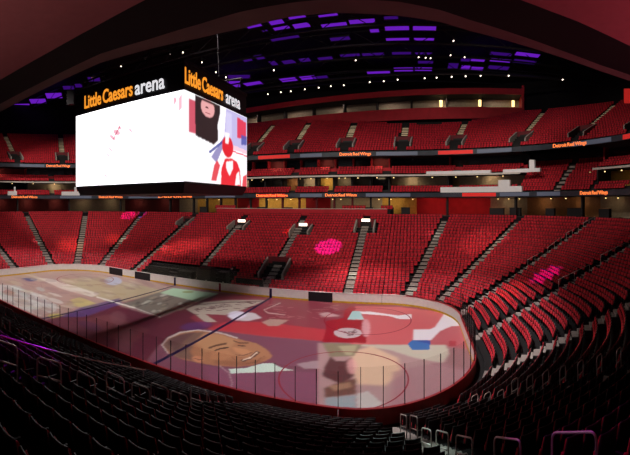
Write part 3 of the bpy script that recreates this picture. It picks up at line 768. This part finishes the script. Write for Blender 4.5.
# dark counters in the concourse and small ceiling lamps
dk = 0
for k, p in enumerate((203, 222, 262, 288, 366, 388, 405, 497, 516, 550, 575, 604)):
    t = t_for_px(p, 24.5, 10); w = (1.6, 2.6, 2.0)[k % 3]; x, y, _, _ = ring(t, 24.6); r = empty('concourse_counter', (x, y, 9.0), rot_of(t))
    mb = MB(); mb.box((0, 0, .62), (w, .6, 1.24)); mb.build('cabinet', 'dark_concrete', r)
    mb = MB(); mb.box((0, 0, 1.27), (w + .1, .7, .06)); mb.build('top', 'wood' if k % 2 else 'black', r)
    tag(r, f'dark counter in the lit concourse above the lower seats, {ordn(k + 1)} from the left', 'counter', 'counters in the concourse')
lp = [(p, 26.2, 11.75, 'concourse') for p in (206, 219, 268, 277, 291, 333, 341, 371, 379, 391, 412, 499, 508, 519, 552, 566, 583, 606, 618)] + [(p, 26.5, 15.4, 'suites') for p in (12, 33, 55, 252, 263, 300, 311, 327, 339, 345, 358, 377, 394, 433, 455, 477, 502, 590, 604, 621)]
for nm in ('concourse', 'suites'):
    sub = sorted([q for q in lp if q[3] == nm])
    for k, (p, d, z, _) in enumerate(sub):
        t = t_for_px(p, d, z); x, y, _, _ = ring(t, d); r = empty('ceiling_lamp', (x, y, z), rot_of(t))
        mb = MB(); mb.tube([(0, 0, .12), (0, 0, -.02)], .16, 8); mb.build('rim', 'black', r)
        mb = MB(); mb.tube([(0, 0, -.02), (0, 0, -.14)], .11, 8); mb.build('bulb', 'warm_glow', r, True)
        tag(r, f'tiny warm ceiling lamp in the {"concourse under the lower ribbon" if nm == "concourse" else "suites under the middle balcony"}, {ordn(k + 1)} from the left', 'lamp', 'small lamps of the ' + nm)
# pale covered consoles on the suite front
for p0, p1, zz, lb, bump in ((441, 523, 12.75, 'white covered counter on the lower ribbon right of centre', True), (424, 486, 15.75, 'small white counter on the middle ledge right of centre', False), (8, 17, 12.75, 'small white box on the lower ribbon at the left edge', True), (62, 80, 12.75, 'white counter on the lower ribbon left of the scoreboard', True), (498, 533, 15.75, 'white counter where the middle ledge meets the corner seats', True)):
    a, b = t_for_px(p0, 22.5, zz), t_for_px(p1, 22.5, zz); d = 22.3 if zz < 13 else 24.45
    r = MB(); bar(r, a, b, d, d + .5, zz - .1, zz + .75 if zz < 13 else zz + .45); o = r.build('counter', 'white'); tag(o, lb, 'counter')
    if bump:
        m = a + (b - a) * .78; mb = MB(); bar(mb, m - (b - a) * .07, m + (b - a) * .07, d, d + .5, zz + .45, zz + 1.7); mb.build('cabinet', 'white', o)

# ------------------------------------------------------------------ press box over the upper seats
e = (PB1 - PB0).normalized(); nrm = Vector((-e.y, e.x)); PL = (PB1 - PB0).length
pr = empty('press_box', (PB0.x, PB0.y, 27.2)); tag(pr, 'long red fronted press box with lit room above the upper seats', 'press box')
def pbar(name, a, b, o0, o1, z0, z1, m):
    mb = MB(); c = [PB0 + e * a + nrm * o0, PB0 + e * b + nrm * o0, PB0 + e * b + nrm * o1, PB0 + e * a + nrm * o1]
    mb.hexa([(p.x, p.y, z0) for p in c] + [(p.x, p.y, z1) for p in c])
    o = mb.build(name, m, pr, loc=(PB0.x, PB0.y, 27.2)); o.location = (0, 0, 0); return o
pbar('front_fascia', 0, PL, 0, .3, 27.1, 29.3, 'red_wall'); pbar('top_fascia', 0, PL, 0, .3, 31.8, 32.9, 'red_wall')
pbar('floor_slab', 0, PL, .3, 5, 28.2, 28.5, 'dark_concrete'); pbar('roof_slab', 0, PL, .3, 5, 31.9, 32.2, 'dark_concrete')
pbar('back_panel', 0, PL, 5, 5.2, 28.2, 32.9, 'beige_wall'); pbar('end_wall', PL - .3, PL + .2, -.1, 5, 27.1, 33.6, 'red_wall')
pbar('counter', 0, PL, 1.0, 1.5, 29.2, 29.4, 'black')
for k in range(10): pbar('divider', 8 * k + 2, 8 * k + 2.2, 3.2, 5, 28.2, 32, 'dark_concrete')
for k, (px_, lb) in enumerate(((441, 'small warm pendant lamp in the press box, leftmost of three'), (480, 'small warm pendant lamp in the press box, middle of three'), (513, 'small warm pendant lamp in the press box, rightmost of three'))):
    q = min(np.arange(0, PL, .1), key=lambda s: abs(to_px(*(PB0 + e * s + nrm * 3), 30)[0] - px_)); p = PB0 + e * float(q) + nrm * 3
    r = empty('pendant_lamp', (p.x, p.y, 31.9)); tag(r, lb, 'lamp', 'pendant lamps of the press box')
    mb = MB(); mb.tube([(0, 0, 0), (0, 0, -.6)], .03, 6); mb.build('cord', 'black', r)
    mb = MB(); mb.tube([(0, 0, -.6), (0, 0, -.75), (0, 0, -1.75)], .32, 10); mb.build('lamp_shade', 'warm_glow', r, True)
    LIGHTS.append(('p', p.x, p.y, 31.0, 60))

# ------------------------------------------------------------------ centre-hung scoreboard
SA, SB, SZ0, SZ1 = 7.35, 6.2, 12.66, 19.7
sb = empty('scoreboard', (0, 0, 11.0)); tag(sb, 'huge black box scoreboard with bright video screens hanging over the ice', 'scoreboard')
def sbuild(name, mb, m, par=sb, smooth=False):
    if par is sb:
        o = mb.build(name, m, par, smooth, loc=(0, 0, 11.0)); o.location = (0, 0, 0)
    else: o = mb.build(name, m, par, smooth, loc=(0, 0, 11.0)); o.location = (0, 0, 0)
    return o
mb = MB(); mb.box((0, 0, 17.2), (2 * SA - .1, 2 * SB - .1, 9.4)); mb.box((0, 0, 22.0), (2 * SA + .1, 2 * SB + .1, .25)); sbuild('housing', mb, 'housing')
mb = MB(); b0 = [(-SA, -SB), (SA, -SB), (SA, SB), (-SA, SB)]
mb.hexa([(x * .95, y * .95, 11.75) for x, y in b0] + [(x * 1.0, y * 1.0, 12.5) for x, y in b0]); sbuild('under_skirt', mb, 'housing')
for s in (-1, 1):
    mb = MB()
    for k in range(9):
        mb.tube([(SA * (k - 4) / 4.5, s * SB * .8, 22.1), (SA * (k - 3.5) / 4.5, s * SB * .8, 23.4)], .05, 5)
    mb.tube([(-SA, s * SB * .8, 23.4), (SA, s * SB * .8, 23.4)], .09, 6)
    sbuild('rigging_frame', mb, 'truss')
for x in (-5, 5):
    for y in (-4, 4):
        mb = MB(); mb.tube([(x, y, 22.1), (x * .9, y * .9, 39.8)], .05, 6); sbuild('cable', mb, 'truss')
def screen(name, u_axis, n_axis, half, dist, paint, res, m='screen_picture'):
    """video face: grid with its picture; u runs left to right seen from outside, v bottom to top"""
    nu, nv = res; u, v = np.meshgrid(np.linspace(0, 1, nu), np.linspace(0, 1, nv)); S = Paint(u, v, (252, 250, 252)); paint(S)
    X = np.array(u_axis)[None, None] * ((u - .5) * 2 * half)[..., None] + np.array(n_axis)[None, None] * dist
    Z = SZ0 + v * (SZ1 - SZ0); Vv = np.stack([X[..., 0], X[..., 1], Z - 11.0], -1).reshape(-1, 3)
    i = np.arange(nu * nv).reshape(nv, nu); Fq = np.stack([i[:-1, :-1], i[:-1, 1:], i[1:, 1:], i[1:, :-1]], -1).reshape(-1, 4)
    cl = np.ones((nu * nv, 4)); cl[:, :3] = S.c.reshape(-1, 3); o = np_mesh(name, Vv, Fq, [m], None, cl); o.parent = sb; return o
def paint_left(S):
    for (x, y, a, b) in ((.44, .66, .03, .05), (.40, .60, .02, .05), (.47, .71, .015, .03), (.38, .45, .012, .04), (.36, .38, .01, .04), (.57, .65, .012, .04), (.33, .12, .01, .04)):
        S.poly(ell(x, y, a, b, .5), (154, 96, 113), .9, 1)
    S.stroke([(.41, .58), (.45, .68), (.47, .73)], .012, (128, 35, 60), .8)
    S.stroke([(.90, .46), (.96, .46)], .012, (122, 122, 126), .9)
    S.poly([(.955, .76), (.985, .80), (.985, .97), (.955, .92)], (155, 103, 116), .9, 1); S.poly(ell(.93, .9, .012, .05), (151, 76, 96), .9, 1)
def paint_right(S):
    S.poly([(0, 0), (1, 0), (1, 1), (0, 1)], (250, 246, 250), 1)
    S.poly([(.05, .55), (.16, .55), (.16, .92), (.05, .92)], (196, 60, 84), .95, 1)
    S.poly([(.13, 1), (.5, 1), (.5, .9), (.46, .74), (.47, .55), (.40, .48), (.14, .53), (.13, .75)], (46, 34, 36), 1, 1)
    S.poly(ell(.31, .90, .10, .11), (222, 160, 160), 1, 1); S.poly([(.23, 1), (.42, 1), (.42, .97), (.23, .96)], (60, 40, 40), 1, 1)
    S.stroke([(.28, .9), (.31, .9)], .02, (90, 50, 50)); S.stroke([(.28, .84), (.34, .84)], .015, (150, 70, 76))
    S.poly([(.56, .52), (1, .48), (1, 1), (.60, 1)], (186, 178, 220), 1, 1)
    S.poly([(.60, .95), (.7, .95), (.7, .62), (.60, .62)], (206, 200, 232), .8, 1)
    S.poly([(.80, .95), (.98, .92), (.98, .68), (.80, .66)], (216, 44, 70), .95, 1); S.poly([(.88, .72), (1, .72), (1, .60), (.88, .58)], (70, 80, 160), .9, 1)
    S.poly([(.55, .56), (1, .52), (1, .47), (.55, .49)], (236, 196, 210), 1, 0); S.stroke([(.55, .47), (1, .44)], .02, (222, 60, 90), .9)
    S.poly([(.36, .32), (.56, .62), (.60, .58), (.44, .26)], (128, 120, 176), .9, 1); S.stroke([(.34, .38), (.58, .58)], .03, (60, 70, 150), .9)
    S.poly([(.5, 0), (.88, 0), (.86, .22), (.80, .33), (.70, .36), (.58, .34), (.52, .2)], (222, 40, 52), 1, 1)
    S.poly(ell(.63, .50, .10, .14), (214, 36, 48), 1, 1); S.poly([(.58, .68), (.66, .68), (.64, .54), (.59, .54)], (248, 240, 242), .95, 1)
    S.poly([(.60, .30), (.72, .33), (.72, .22), (.66, .12), (.60, .22)], (250, 236, 238), 1, 1)
    S.poly([(.76, 0), (.86, .02), (.84, .2), (.79, .16)], (248, 240, 242), .95, 1); S.poly([(.36, .04), (.44, .04), (.5, .24), (.45, .30), (.40, .22)], (216, 46, 60), .95, 1)
    S.poly([(.44, 0), (.51, 0), (.52, .12), (.46, .1)], (250, 240, 240), .9, 1)
    S.poly([(.90, 0), (1, 0), (1, .18), (.92, .14)], (220, 48, 60), .95, 1)
screen('video_screen', (1, 0, 0), (0, -1, 0), SA, SB + .02, paint_left, (170, 90), 'bright_screen_picture')['label'] = 'glaring white video screen'
screen('video_screen', (0, 1, 0), (1, 0, 0), SB, SA + .02, paint_right, (150, 100))['label'] = 'video screen showing red hockey players'
screen('video_screen', (-1, 0, 0), (0, 1, 0), SA, SB + .02, paint_left, (40, 30)); screen('video_screen', (0, -1, 0), (-1, 0, 0), SB, SA + .02, paint_right, (40, 30))
def sb_text(body, c, right, out, size, m, sx, w):
    R = Matrix((right, (0, 0, 1), out)).transposed().to_4x4()
    o = text_mesh('lettering', body, size, m, Matrix.Translation((c[0], c[1], c[2] - 11.0)) @ R, sb, sx, w); return o
# left face: words between picture columns 84..133 and 134..165 ; right face 184..224 and 224..240
def xs_on_face(px, Y): return CX + (Y - CY) * math.tan((px - XP) / FX)
def ys_on_face(px, X): return CY + (X - CX) / math.tan((px - XP) / FX)
def fit_text(os_, axis, a, b):
    co = [v.co[axis] for o in os_ for v in o.data.vertices]; lo, hi = min(co), max(co); lo2, hi2 = min(a, b), max(a, b)
    for o in os_:
        for v in o.data.vertices: v.co[axis] = lo2 + (v.co[axis] - lo) / (hi - lo) * (hi2 - lo2)
def lab(os_, text):
    for o in os_: o['label'] = text
YF = -SB - .06
o = sb_text('Little Caesars', (0, YF, 20.75), (1, 0, 0), (0, -1, 0), 1.75, 'letter_orange', .8, .03); fit_text(o, 0, xs_on_face(84.5, YF), xs_on_face(132.5, YF)); lab(o, 'orange lettering')
o = sb_text('arena', (0, YF, 20.7), (1, 0, 0), (0, -1, 0), 1.75, 'letter_white', .8, .02); fit_text(o, 0, xs_on_face(135, YF), xs_on_face(164.5, YF)); lab(o, 'white lettering')
XF = SA + .06
o = sb_text('Little Caesars', (XF, 0, 20.75), (0, 1, 0), (1, 0, 0), 1.75, 'letter_orange', .8, .03); fit_text(o, 1, ys_on_face(185, XF), ys_on_face(223, XF)); lab(o, 'orange lettering')
o = sb_text('arena', (XF, 0, 20.7), (0, 1, 0), (1, 0, 0), 1.75, 'letter_white', .8, .01); fit_text(o, 1, ys_on_face(226, XF), ys_on_face(240, XF)); lab(o, 'white lettering')

# ------------------------------------------------------------------ roof, purple lit roof panels, catwalk lamps
mb = MB(); mb.box((0, 20, 41.2), (190, 150, .4)); struct(mb.build('ceiling', 'roof'))
ZR = 38.0
panels = [(246, 262, 23, 28, 1), (269, 284, 19, 25, 1), (288, 306, 14.5, 19, 1), (273, 290, 25.5, 30, 1), (293, 310, 22, 28.5, 1), (318, 338, 13, 17, 1), (321, 347, 22, 27, 1), (349, 375, 18, 24, 1), (370, 379, 28, 33, 1), (384, 398, 15, 20, 0),
          (385, 409, 25, 31, 1), (413, 436, 25, 31, 1), (386, 409, 37, 41, 1), (414, 434, 37, 41, 1), (262, 268, 29, 32, 0),
          (242, 252, 57, 62, 0), (255, 264, 54, 60, 0), (270, 277, 60, 66, 0), (283, 296, 59, 66, 0), (300, 311, 57, 64, 0), (340, 360, 53, 57, 0), (362, 384, 52, 56, 0), (392, 411, 51, 55, 0), (415, 432, 51.5, 55, 0),
          (221, 240, 80, 88, 1), (243, 262, 80, 86, 1), (228, 250, 74, 79, 0), (280, 297, 77, 82, 1), (300, 316, 75, 80, 1), (318, 333, 56, 61, 0), (313, 328, 75, 79, 0), (367, 390, 70.5, 74, 1), (394, 413, 66.5, 72, 1), (415, 432, 66.5, 71.5, 1), (418, 433, 60, 64, 0),
          (448, 458, 62, 70, 0), (461, 470, 57, 62, 0), (461, 470, 64.5, 70, 1), (471, 485, 57, 62, 1), (471, 483, 66, 71, 1), (490, 512, 51.5, 56, 0), (490, 511, 58, 62.5, 1), (488, 509, 65, 70, 0), (515, 540, 52, 57, 1), (513, 536, 59, 64, 0),
          (14, 30, 103, 109, 1), (30, 46, 98, 104, 1), (46, 62, 92, 99, 1), (63, 74, 85, 90, 0), (75, 82, 83, 88, 0), (46, 68, 106, 113, 1), (88, 100, 76, 82, 0), (318, 347, 8, 11, 0), (270, 300, 36, 40, 0), (330, 350, 36, 41, 0)]
ZRJ = [0] * len(panels)
for k, (x0, x1, y0, y1, lit) in enumerate(panels):
    a = plane((x0 + x1) / 2, y0, ZR); b = plane((x0 + x1) / 2, y1, ZR); az = ((x0 + x1) / 2 - XP) / FX
    c = ((a[0] + b[0]) / 2, (a[1] + b[1]) / 2); r = math.hypot(c[0] - CX, c[1] - CY)
    w = (x1 - x0) / FX * r; dp = max(1.0, math.dist(a, b))
    if abs(c[0]) > 90 or c[1] > 92: continue
    rz = -az if abs(az) > .35 and az > 0 else (-az * .9 if az < -.45 else 0)
    r_ = empty('lit_roof_panel', (c[0], c[1], ZR), rz)  # patch of roof deck lit purple, no lamp itself
    mb = MB(); mb.box((0, 0, .06), (w, dp * .8, .06)); mb.build('lens', 'purple_glow' if lit else 'purple_dim', r_)  # deck face glows in place of the uplights on it
    mb = MB()
    for s in (-1, 1):
        mb.box((0, s * dp * .43, .02), (w + .2, .12, .25)); mb.box((s * (w / 2 + .05), 0, .02), (.1, dp * .9, .25))
    mb.build('frame', 'truss', r_)
    order = sum(1 for q in panels[:k] if abs((q[2] + q[3]) / 2 - (y0 + y1) / 2) < 5 and q[0] < x0) + 1
    zone = 'left of the scoreboard' if x1 < 110 else 'just right of the scoreboard' if x1 < 265 else 'over the centre' if x1 < 384 else 'right of centre' if x1 < 445 else 'at the right end of the roof'
    same = [q for q in panels if (('left of the scoreboard' if q[1] < 110 else 'just right of the scoreboard' if q[1] < 265 else 'over the centre' if q[1] < 384 else 'right of centre' if q[1] < 445 else 'at the right end of the roof') == zone)]
    same.sort(key=lambda q: (round(q[2] / 8), q[0])); rk = same.index((x0, x1, y0, y1, lit)) + 1
    tag(r_, f'{"glowing" if lit else "dim"} purple lit roof panel {zone}, {ordn(rk)} counting down row by row', 'ceiling light', 'purple lit panels of the roof')
# roof trusses
def truss(p, q, h, label):
    r = empty('roof_truss', ((p[0] + q[0]) / 2, (p[1] + q[1]) / 2, p[2])); L = tuple(r.location)
    P_, Q_ = Vector(p), Vector(q); U = Vector((0, 0, h))
    for nm, a, b in (('bottom_chord', P_, Q_), ('top_chord', P_ + U, Q_ + U)):
        mb = MB(); mb.tube([a, b], .16, 6); o = mb.build(nm, 'truss', r, loc=L); o.location = (0, 0, 0)
    mb = MB(); n = 18
    for k in range(n):
        a = P_.lerp(Q_, k / n); b = P_.lerp(Q_, (k + 1) / n); m_ = (a + b) / 2 + U; mb.tube([a, m_], .07, 5); mb.tube([m_, b], .07, 5)
    o = mb.build('web', 'truss', r, loc=L); o.location = (0, 0, 0)
    tag(r, label, 'roof truss', 'dark trusses under the roof')
for k, yy in enumerate((28, 35.2, 41.5, 48.5, 56.5)): truss((-70, yy, 36.6), (75, yy, 36.6), 2.2, f'dark steel truss crossing under the purple roof panels, {ordn(k + 1)} from the nearest')
# catwalk and its lamps
cw = empty('catwalk', (0, 42, 31.5)); tag(cw, 'dark lighting catwalk hung under the roof above the far upper seats', 'catwalk')
pts = [(x, 47.5 - .075 * (x + 25), 34.2) for x in range(-40, 66, 5)]
for nm, dz, r in (('rail', .9, .05), ('deck', 0, .22)):
    mb = MB(); mb.tube([(x, y, z + dz) for x, y, z in pts], r, 6); o = mb.build(nm, 'truss', cw, loc=(0, 42, 31.5)); o.location = (0, 0, 0)
lamps = [(319, 87.5), (331, 86), (344, 85), (370, 82), (384, 81), (398, 79.5), (425, 78), (437, 77.5), (452, 76.7), (466, 76), (481, 75.6), (509, 75.6), (563, 79.5), (244, 96), (268, 94), (281, 92), (291, 91), (305, 89), (216, 72), (226, 77), (202, 62), (183, 52), (170, 53), (419, 57), (426, 57.5), (431, 58), (454, 40.5), (356, 60), (121, 66), (145, 60), (274, 70), (451, 55), (465, 57)]
for k, (px_, py_) in enumerate(sorted(lamps)):
    up = py_ < 73 ; z = 34.0 if not up else 35.5
    x, y = plane(px_, py_, z)
    r = empty('spotlight', (x, y, z)); big = .13 if 69 < py_ < 98 else .11
    mb = MB(); mb.tube([(0, 0, .7), (0, .05, .1)], .18, 8); mb.build('housing', 'black', r, True)
    dv = Vector((CX * .3 - x, -10 - y, 6 - z)).normalized(); mb = MB(); mb.tube([dv * .12, dv * .34], big, 8); mb.build('lens', 'lamp_glow', r, True)
    mb = MB(); mb.tube([(0, 0, .6), (0, 0, 1.3)], .04, 5); mb.build('bracket', 'truss', r)
    tag(r, f'tiny white spotlight hung under the dark roof, {ordn(k + 1)} counting from the left', 'spotlight', 'white spotlights under the roof')
# loudspeaker and pale panel beside the scoreboard
x, y = plane(98, 76, 33); mb = MB(); mb.box((x, y, 33), (2.6, 1.2, .15), .5, 0, .5); tag(mb.build('reflector_panel', 'ledge', loc=(x, y, 33)), 'pale tilted panel hanging under the roof above the scoreboard lettering', 'panel')
x, y = plane(71, 98, 31); r = MB(); r.box((x, y, 31), (1.6, 1.2, 2.6), .6); r.box((x, y, 32.8), (.1, .1, 2)); tag(r.build('loudspeaker', 'truss', loc=(x, y, 31)), 'grey loudspeaker cluster hanging left of the scoreboard lettering', 'loudspeaker')
# red sign at the right edge
p = at_y(631, 97, 12); 
tR2 = t_for_px(629, 37, 22); x, y, _, _ = ring(tR2, 36); az = (629 - XP) / FX; rr = 45; sx_, sy_ = CX + rr * sin(az), CY + rr * cos(az); sz = CH + rr * (Y0 - 96) / FY
mb = MB(); mb.box((sx_, sy_, sz), (1.2, .2, 1.5), -az); tag(mb.build('lit_sign', 'led_red', loc=(sx_, sy_, sz)), 'glowing red sign high at the right edge', 'sign')

# ------------------------------------------------------------------ bench area behind the far boards
def boxthing(name, mb, m, label, cat, loc): return tag(mb.build(name, m, loc=loc), label, cat)
def ry(X, d): return (X, 12.95 + d)
for k, (X, d, w, dp, h, lb) in enumerate(((-3.0, 1.3, 2.2, 1.6, 2.3, 'tall black equipment case behind the far boards, left of the low stairwell'), (-.4, 1.8, 1.3, 1.2, 1.9, 'dark control desk behind the far boards, right of the tall black case'), (-6.6, 1.5, 2.6, 1.4, 1.5, 'low black case behind the far boards below the scoreboard'))):
    x, y = ry(X, d); r = empty('equipment_case', (x, y, .3)); 
    mb = MB(); mb.box((0, 0, h / 2), (w, dp, h)); o = mb.build('body', 'black', r)
    mb = MB()
    for s in (-1, 1): mb.box((s * w * .49, 0, h / 2), (.06, dp + .05, h + .05))
    mb.box((0, -dp / 2 - .02, h * .6), (w, .04, .06)); mb.build('edge_strips', 'truss', r)
    mb = MB(); mb.box((w * .2, -dp / 2 - .03, h * .35), (.25, .04, .1)); mb.build('latch', 'steel', r)
    tag(r, lb, 'equipment case', 'black cases behind the far boards')
for k, (X0_, X1_, lb) in enumerate(((-14.2, -9.8, 'dark players bench with red seat behind the far boards, left of the black cases'), (1.8, 6.0, 'dark players bench behind the far boards under the low stairwell'))):
    x, y = ry((X0_ + X1_) / 2, 1.0); w = X1_ - X0_; r = empty('players_bench', (x, y, .3))
    mb = MB(); mb.box((0, 0, .45), (w, .4, .06)); mb.build('seat', 'dark_red_wall', r)
    mb = MB(); mb.box((0, .35, .75), (w, .06, 1.3)); mb.build('backrest', 'black', r)
    for s in (-1, 0, 1):
        mb = MB(); mb.box((s * w * .45, 0, .21), (.08, .36, .42)); mb.build('leg', 'truss', r)
    tag(r, lb, 'bench', 'benches behind the far boards')
x, y = ry(.9, 2.4); r = empty('camera_tripod', (x, y, .9)); tag(r, 'television camera on tripod beside the black cases at the far boards', 'camera')
mb = MB(); mb.box((0, 0, 1.75), (.4, .7, .35)); mb.build('camera_body', 'black', r)
mb = MB(); mb.tube([(0, -.35, 1.75), (0, -.7, 1.75)], .12, 8); mb.build('lens', 'ledge', r)
for q in range(3):
    mb = MB(); mb.tube([(0, 0, 1.55), (.5 * cos(q * 2.1), .5 * sin(q * 2.1), 0)], .03, 5); mb.build('leg', 'truss', r)

# ------------------------------------------------------------------ suite soffit over the camera
ZS = 13.2
low_e = [(-90, 150), (-45, 135), (0, 112), (50, 86), (100, 63), (150, 49), (200, 38), (240, 29), (290, 17), (330, 13), (400, 16), (440, 22), (470, 31), (515, 43), (560, 57), (600, 71), (630, 81), (680, 98), (720, 110)]
mid_e = [(-90, 142), (-45, 127), (0, 104), (50, 78), (100, 54), (150, 39), (200, 24), (240, 12), (290, 3), (330, -1), (400, 2), (440, 10), (470, 20), (515, 34), (560, 50), (600, 65), (630, 75), (680, 93), (720, 106)]
red_e = [(-90, 126), (-45, 106), (0, 80), (51, 51), (100, 24), (145, 0), (190, -28), (240, -55), (300, -75), (340, -80), (400, -66), (460, -36), (521, 0), (550, 11), (579, 22), (605, 34), (630, 46), (680, 72), (720, 90)]
def strip(name, ea, eb, m, z, th):
    mb = MB(); A = [plane(*p, z) for p in ea]; B = [plane(*p, z) for p in eb]
    for i in range(len(A) - 1):
        q = [A[i], A[i + 1], B[i + 1], B[i]]
        mb.hexa([(x, y, z) for x, y in q] + [(x, y, z + th) for x, y in q])
    struct(mb.build(name, m))
strip('trim_soffit', low_e, mid_e, 'soffit_brown', ZS, 1.2); strip('ceiling_soffit', mid_e, red_e, 'soffit_black', ZS, .4)
A = [plane(*p, ZS) for p in red_e]; mb = MB()
for (xa, ya), (xb, yb) in zip(A[:-1], A[1:]):
    q = [(xa, ya), (xb, yb), (xb, -40), (xa, -40)]; mb.hexa([(x, y, ZS) for x, y in q] + [(x, y, ZS + .4) for x, y in q])
struct(mb.build('ceiling_suite', 'ceiling_red'))
mb = MB(); sweep(mb, tArc(3, 40), tNear(5), [(19.2, lz(LROWS - 1) + .02), (27, lz(LROWS - 1) + .02)], 0); struct(mb.build('floor_suite', 'dark_concrete'))

# ------------------------------------------------------------------ lights
def spot(loc, target, power, angle, color=(255, 244, 230), blend=.6, size=.6):
    l = bpy.data.lights.new('spot', 'SPOT'); l.energy = power; l.spot_size = rad(angle); l.spot_blend = blend; l.color = lin(color); l.shadow_soft_size = size
    o = bpy.data.objects.new('spot', l); COL.objects.link(o); o.location = loc
    o.rotation_euler = (Vector(target) - Vector(loc)).to_track_quat('-Z', 'Y').to_euler(); return o
def area(loc, target, power, sx, sy, color):
    l = bpy.data.lights.new('area', 'AREA'); l.shape = 'RECTANGLE'; l.size = sx; l.size_y = sy; l.energy = power; l.color = lin(color)
    o = bpy.data.objects.new('area', l); COL.objects.link(o); o.location = loc; o.rotation_euler = (Vector(target) - Vector(loc)).to_track_quat('-Z', 'Y').to_euler(); return o
K = 1.0
# house lights on the far, left and right stands
for x, p in ((-42, .9), (-20, .8), (4, 1.0), (26, 1.05)): spot((x, -2, 34), (x * 1.05, 31, 9), 21000 * p * K, 74)
spot((10, 6, 34), (44, 24, 12), 15000 * K, 62); spot((2, 0, 34), (47, -2, 7), 9500 * K, 55)
spot((-14, 2, 34), (-48, 12, 9), 20000 * K, 66)
for x, p in ((-40, .8), (-12, .8), (14, .9), (38, .9)): spot((x, 14, 35), (x * 1.1, 44, 22), 4000 * p * K, 76)
spot((30, 14, 35), (54, 22, 20), 3300 * K, 70)
# ice projectors, plain white light only; their picture is in the ice colour
for x in (-19, 20): spot((x, 0, 34), (x, 0, 0), 46000 * K, 66, (255, 250, 250), .35)
# moving-head colour beams and patterned white beams on the seats
def bowl_pt(px, py, off=.6):
    az = (px - XP) / FX; prev = None; r = 4.0
    while r < 140:
        x, y, z = CX + r * sin(az), CY + r * cos(az), CH + r * (Y0 - py) / FY
        qx, qy = abs(x) - 21.95, abs(y) - 4.42
        d = math.hypot(qx, qy) - R0 if qx > 0 and qy > 0 else max(abs(x) - 30.48, abs(y) - 12.95)
        if d > .5:
            g = z - off - (.42 * (d - 1) + .55)
            if prev is not None and g * prev < 0: return (x, y, z)
            prev = g
        else: prev = None
        r += .05
    return (0, 20, 3)
def beam(px, py, power, ang, col, blend=.3, src=None):
    t = bowl_pt(px, py); spot(src or (t[0] * .55, t[1] * .1 - 4 if t[1] > 0 else t[1] * .1 + 2, 34), t, power, ang, col, blend, .06)
beam(328, 246, 330000, 6.4, (170, 16, 255), .25); beam(545, 273, 130000, 6.5, (190, 20, 250), .6)
beam(128, 215, 240000, 5, (190, 16, 235), .25); beam(142, 213, 260000, 3, (130, 40, 255), .3); beam(192, 224, 26000, 2.6, (150, 90, 220), .5)
beam(12, 341, 120000, 7, (190, 30, 255), .5); beam(600, 433, 16000, 6, (230, 40, 230), .4)
for px, py, p, a, c in ((480, 240, 42000, 9, (255, 225, 200)), (178, 247, 60000, 8, (255, 215, 180)), (200, 243, 46000, 6, (255, 215, 180)), (160, 250, 40000, 6, (255, 215, 180)), (70, 244, 80000, 8, (255, 200, 150)), (113, 238, 60000, 5, (255, 190, 130)),
        (350, 272, 44000, 8, (255, 225, 205)), (385, 270, 30000, 6, (255, 215, 195)), (505, 292, 46000, 7, (255, 200, 160)), (600, 335, 20000, 6, (255, 215, 195)), (287, 231, 46000, 3, (255, 90, 50)), (408, 433, 60000, 5, (220, 255, 245)),
        (36, 240, 60000, 3, (225, 255, 235)), (124, 237, 60000, 3.4, (225, 255, 235)), (164, 247, 60000, 3.6, (225, 255, 235)), (352, 271, 50000, 3, (225, 255, 235)), (433, 233, 40000, 3.6, (235, 255, 240)), (412, 287, 50000, 3.2, (235, 255, 240)), (504, 237, 36000, 3.4, (235, 255, 240))):
    beam(px, py, p * (.85 if a > 4 else 1.5), a * (1.35 if a > 4 else 1), c, 1.0)
for L in LIGHTS:
    if L[0] == 'p':
        l = bpy.data.lights.new('bulb', 'POINT'); l.energy = L[4]; l.color = lin((255, 224, 180)); l.shadow_soft_size = .3; o = bpy.data.objects.new('bulb', l); COL.objects.link(o); o.location = (L[1], L[2], L[3] - .9)
    else:
        t, d, z, p, w, c = L; x, y, nx, ny = ring(t, d); area((x, y, z), (x + nx * .5, y + ny * .5, z - 1), p, 1.4 if c == 'w' else 2.6, .5, (255, 226, 180) if c == 'w' else (255, 150, 130))
# lamps of the press box and unseen upward spots added to light the suite ceiling
for s in range(5, 78, 12): p = PB0 + e * s + nrm * 2.6; area((p.x, p.y, 31.8), (p.x, p.y, 28), 95, 3, .4, (255, 230, 215))
spot((31.5, -30.2, 10.9), (30.0, -28.4, 13.2), 330, 150, (255, 132, 156), .8, .3)
spot((21.6, -33.4, 10.9), (21.4, -31.2, 13.2), 140, 150, (255, 215, 206), .8, .3)
w = bpy.data.worlds.new('world'); SC.world = w; w.use_nodes = True
w.node_tree.nodes['Background'].inputs[0].default_value = (.9, .55, .6, 1); w.node_tree.nodes['Background'].inputs[1].default_value = .010

# ------------------------------------------------------------------ camera: level cylindrical panorama, as the photograph's sweep
cd = bpy.data.cameras.new('camera'); cam = bpy.data.objects.new('camera', cd); COL.objects.link(cam)
SC.render.engine = 'CYCLES'
cd.type = 'PANO'; cd.panorama_type = 'CENTRAL_CYLINDRICAL'
cd.central_cylindrical_range_u_min = (0 - XP) / FX; cd.central_cylindrical_range_u_max = (630 - XP) / FX
cd.central_cylindrical_range_v_min = (Y0 - 455) / FY; cd.central_cylindrical_range_v_max = Y0 / FY
cd.clip_end = 400
cam.location = (CX, CY, CH); cam.rotation_euler = (PI / 2, 0, 0)
SC.camera = cam
SC.view_settings.view_transform = 'Standard'; SC.view_settings.look = 'None'; SC.view_settings.exposure = 0; SC.view_settings.gamma = 1
SC.cycles.max_bounces = 5; SC.cycles.diffuse_bounces = 2; SC.cycles.transparent_max_bounces = 24; SC.cycles.caustics_reflective = False
SC.cycles.sample_clamp_indirect = 3.0
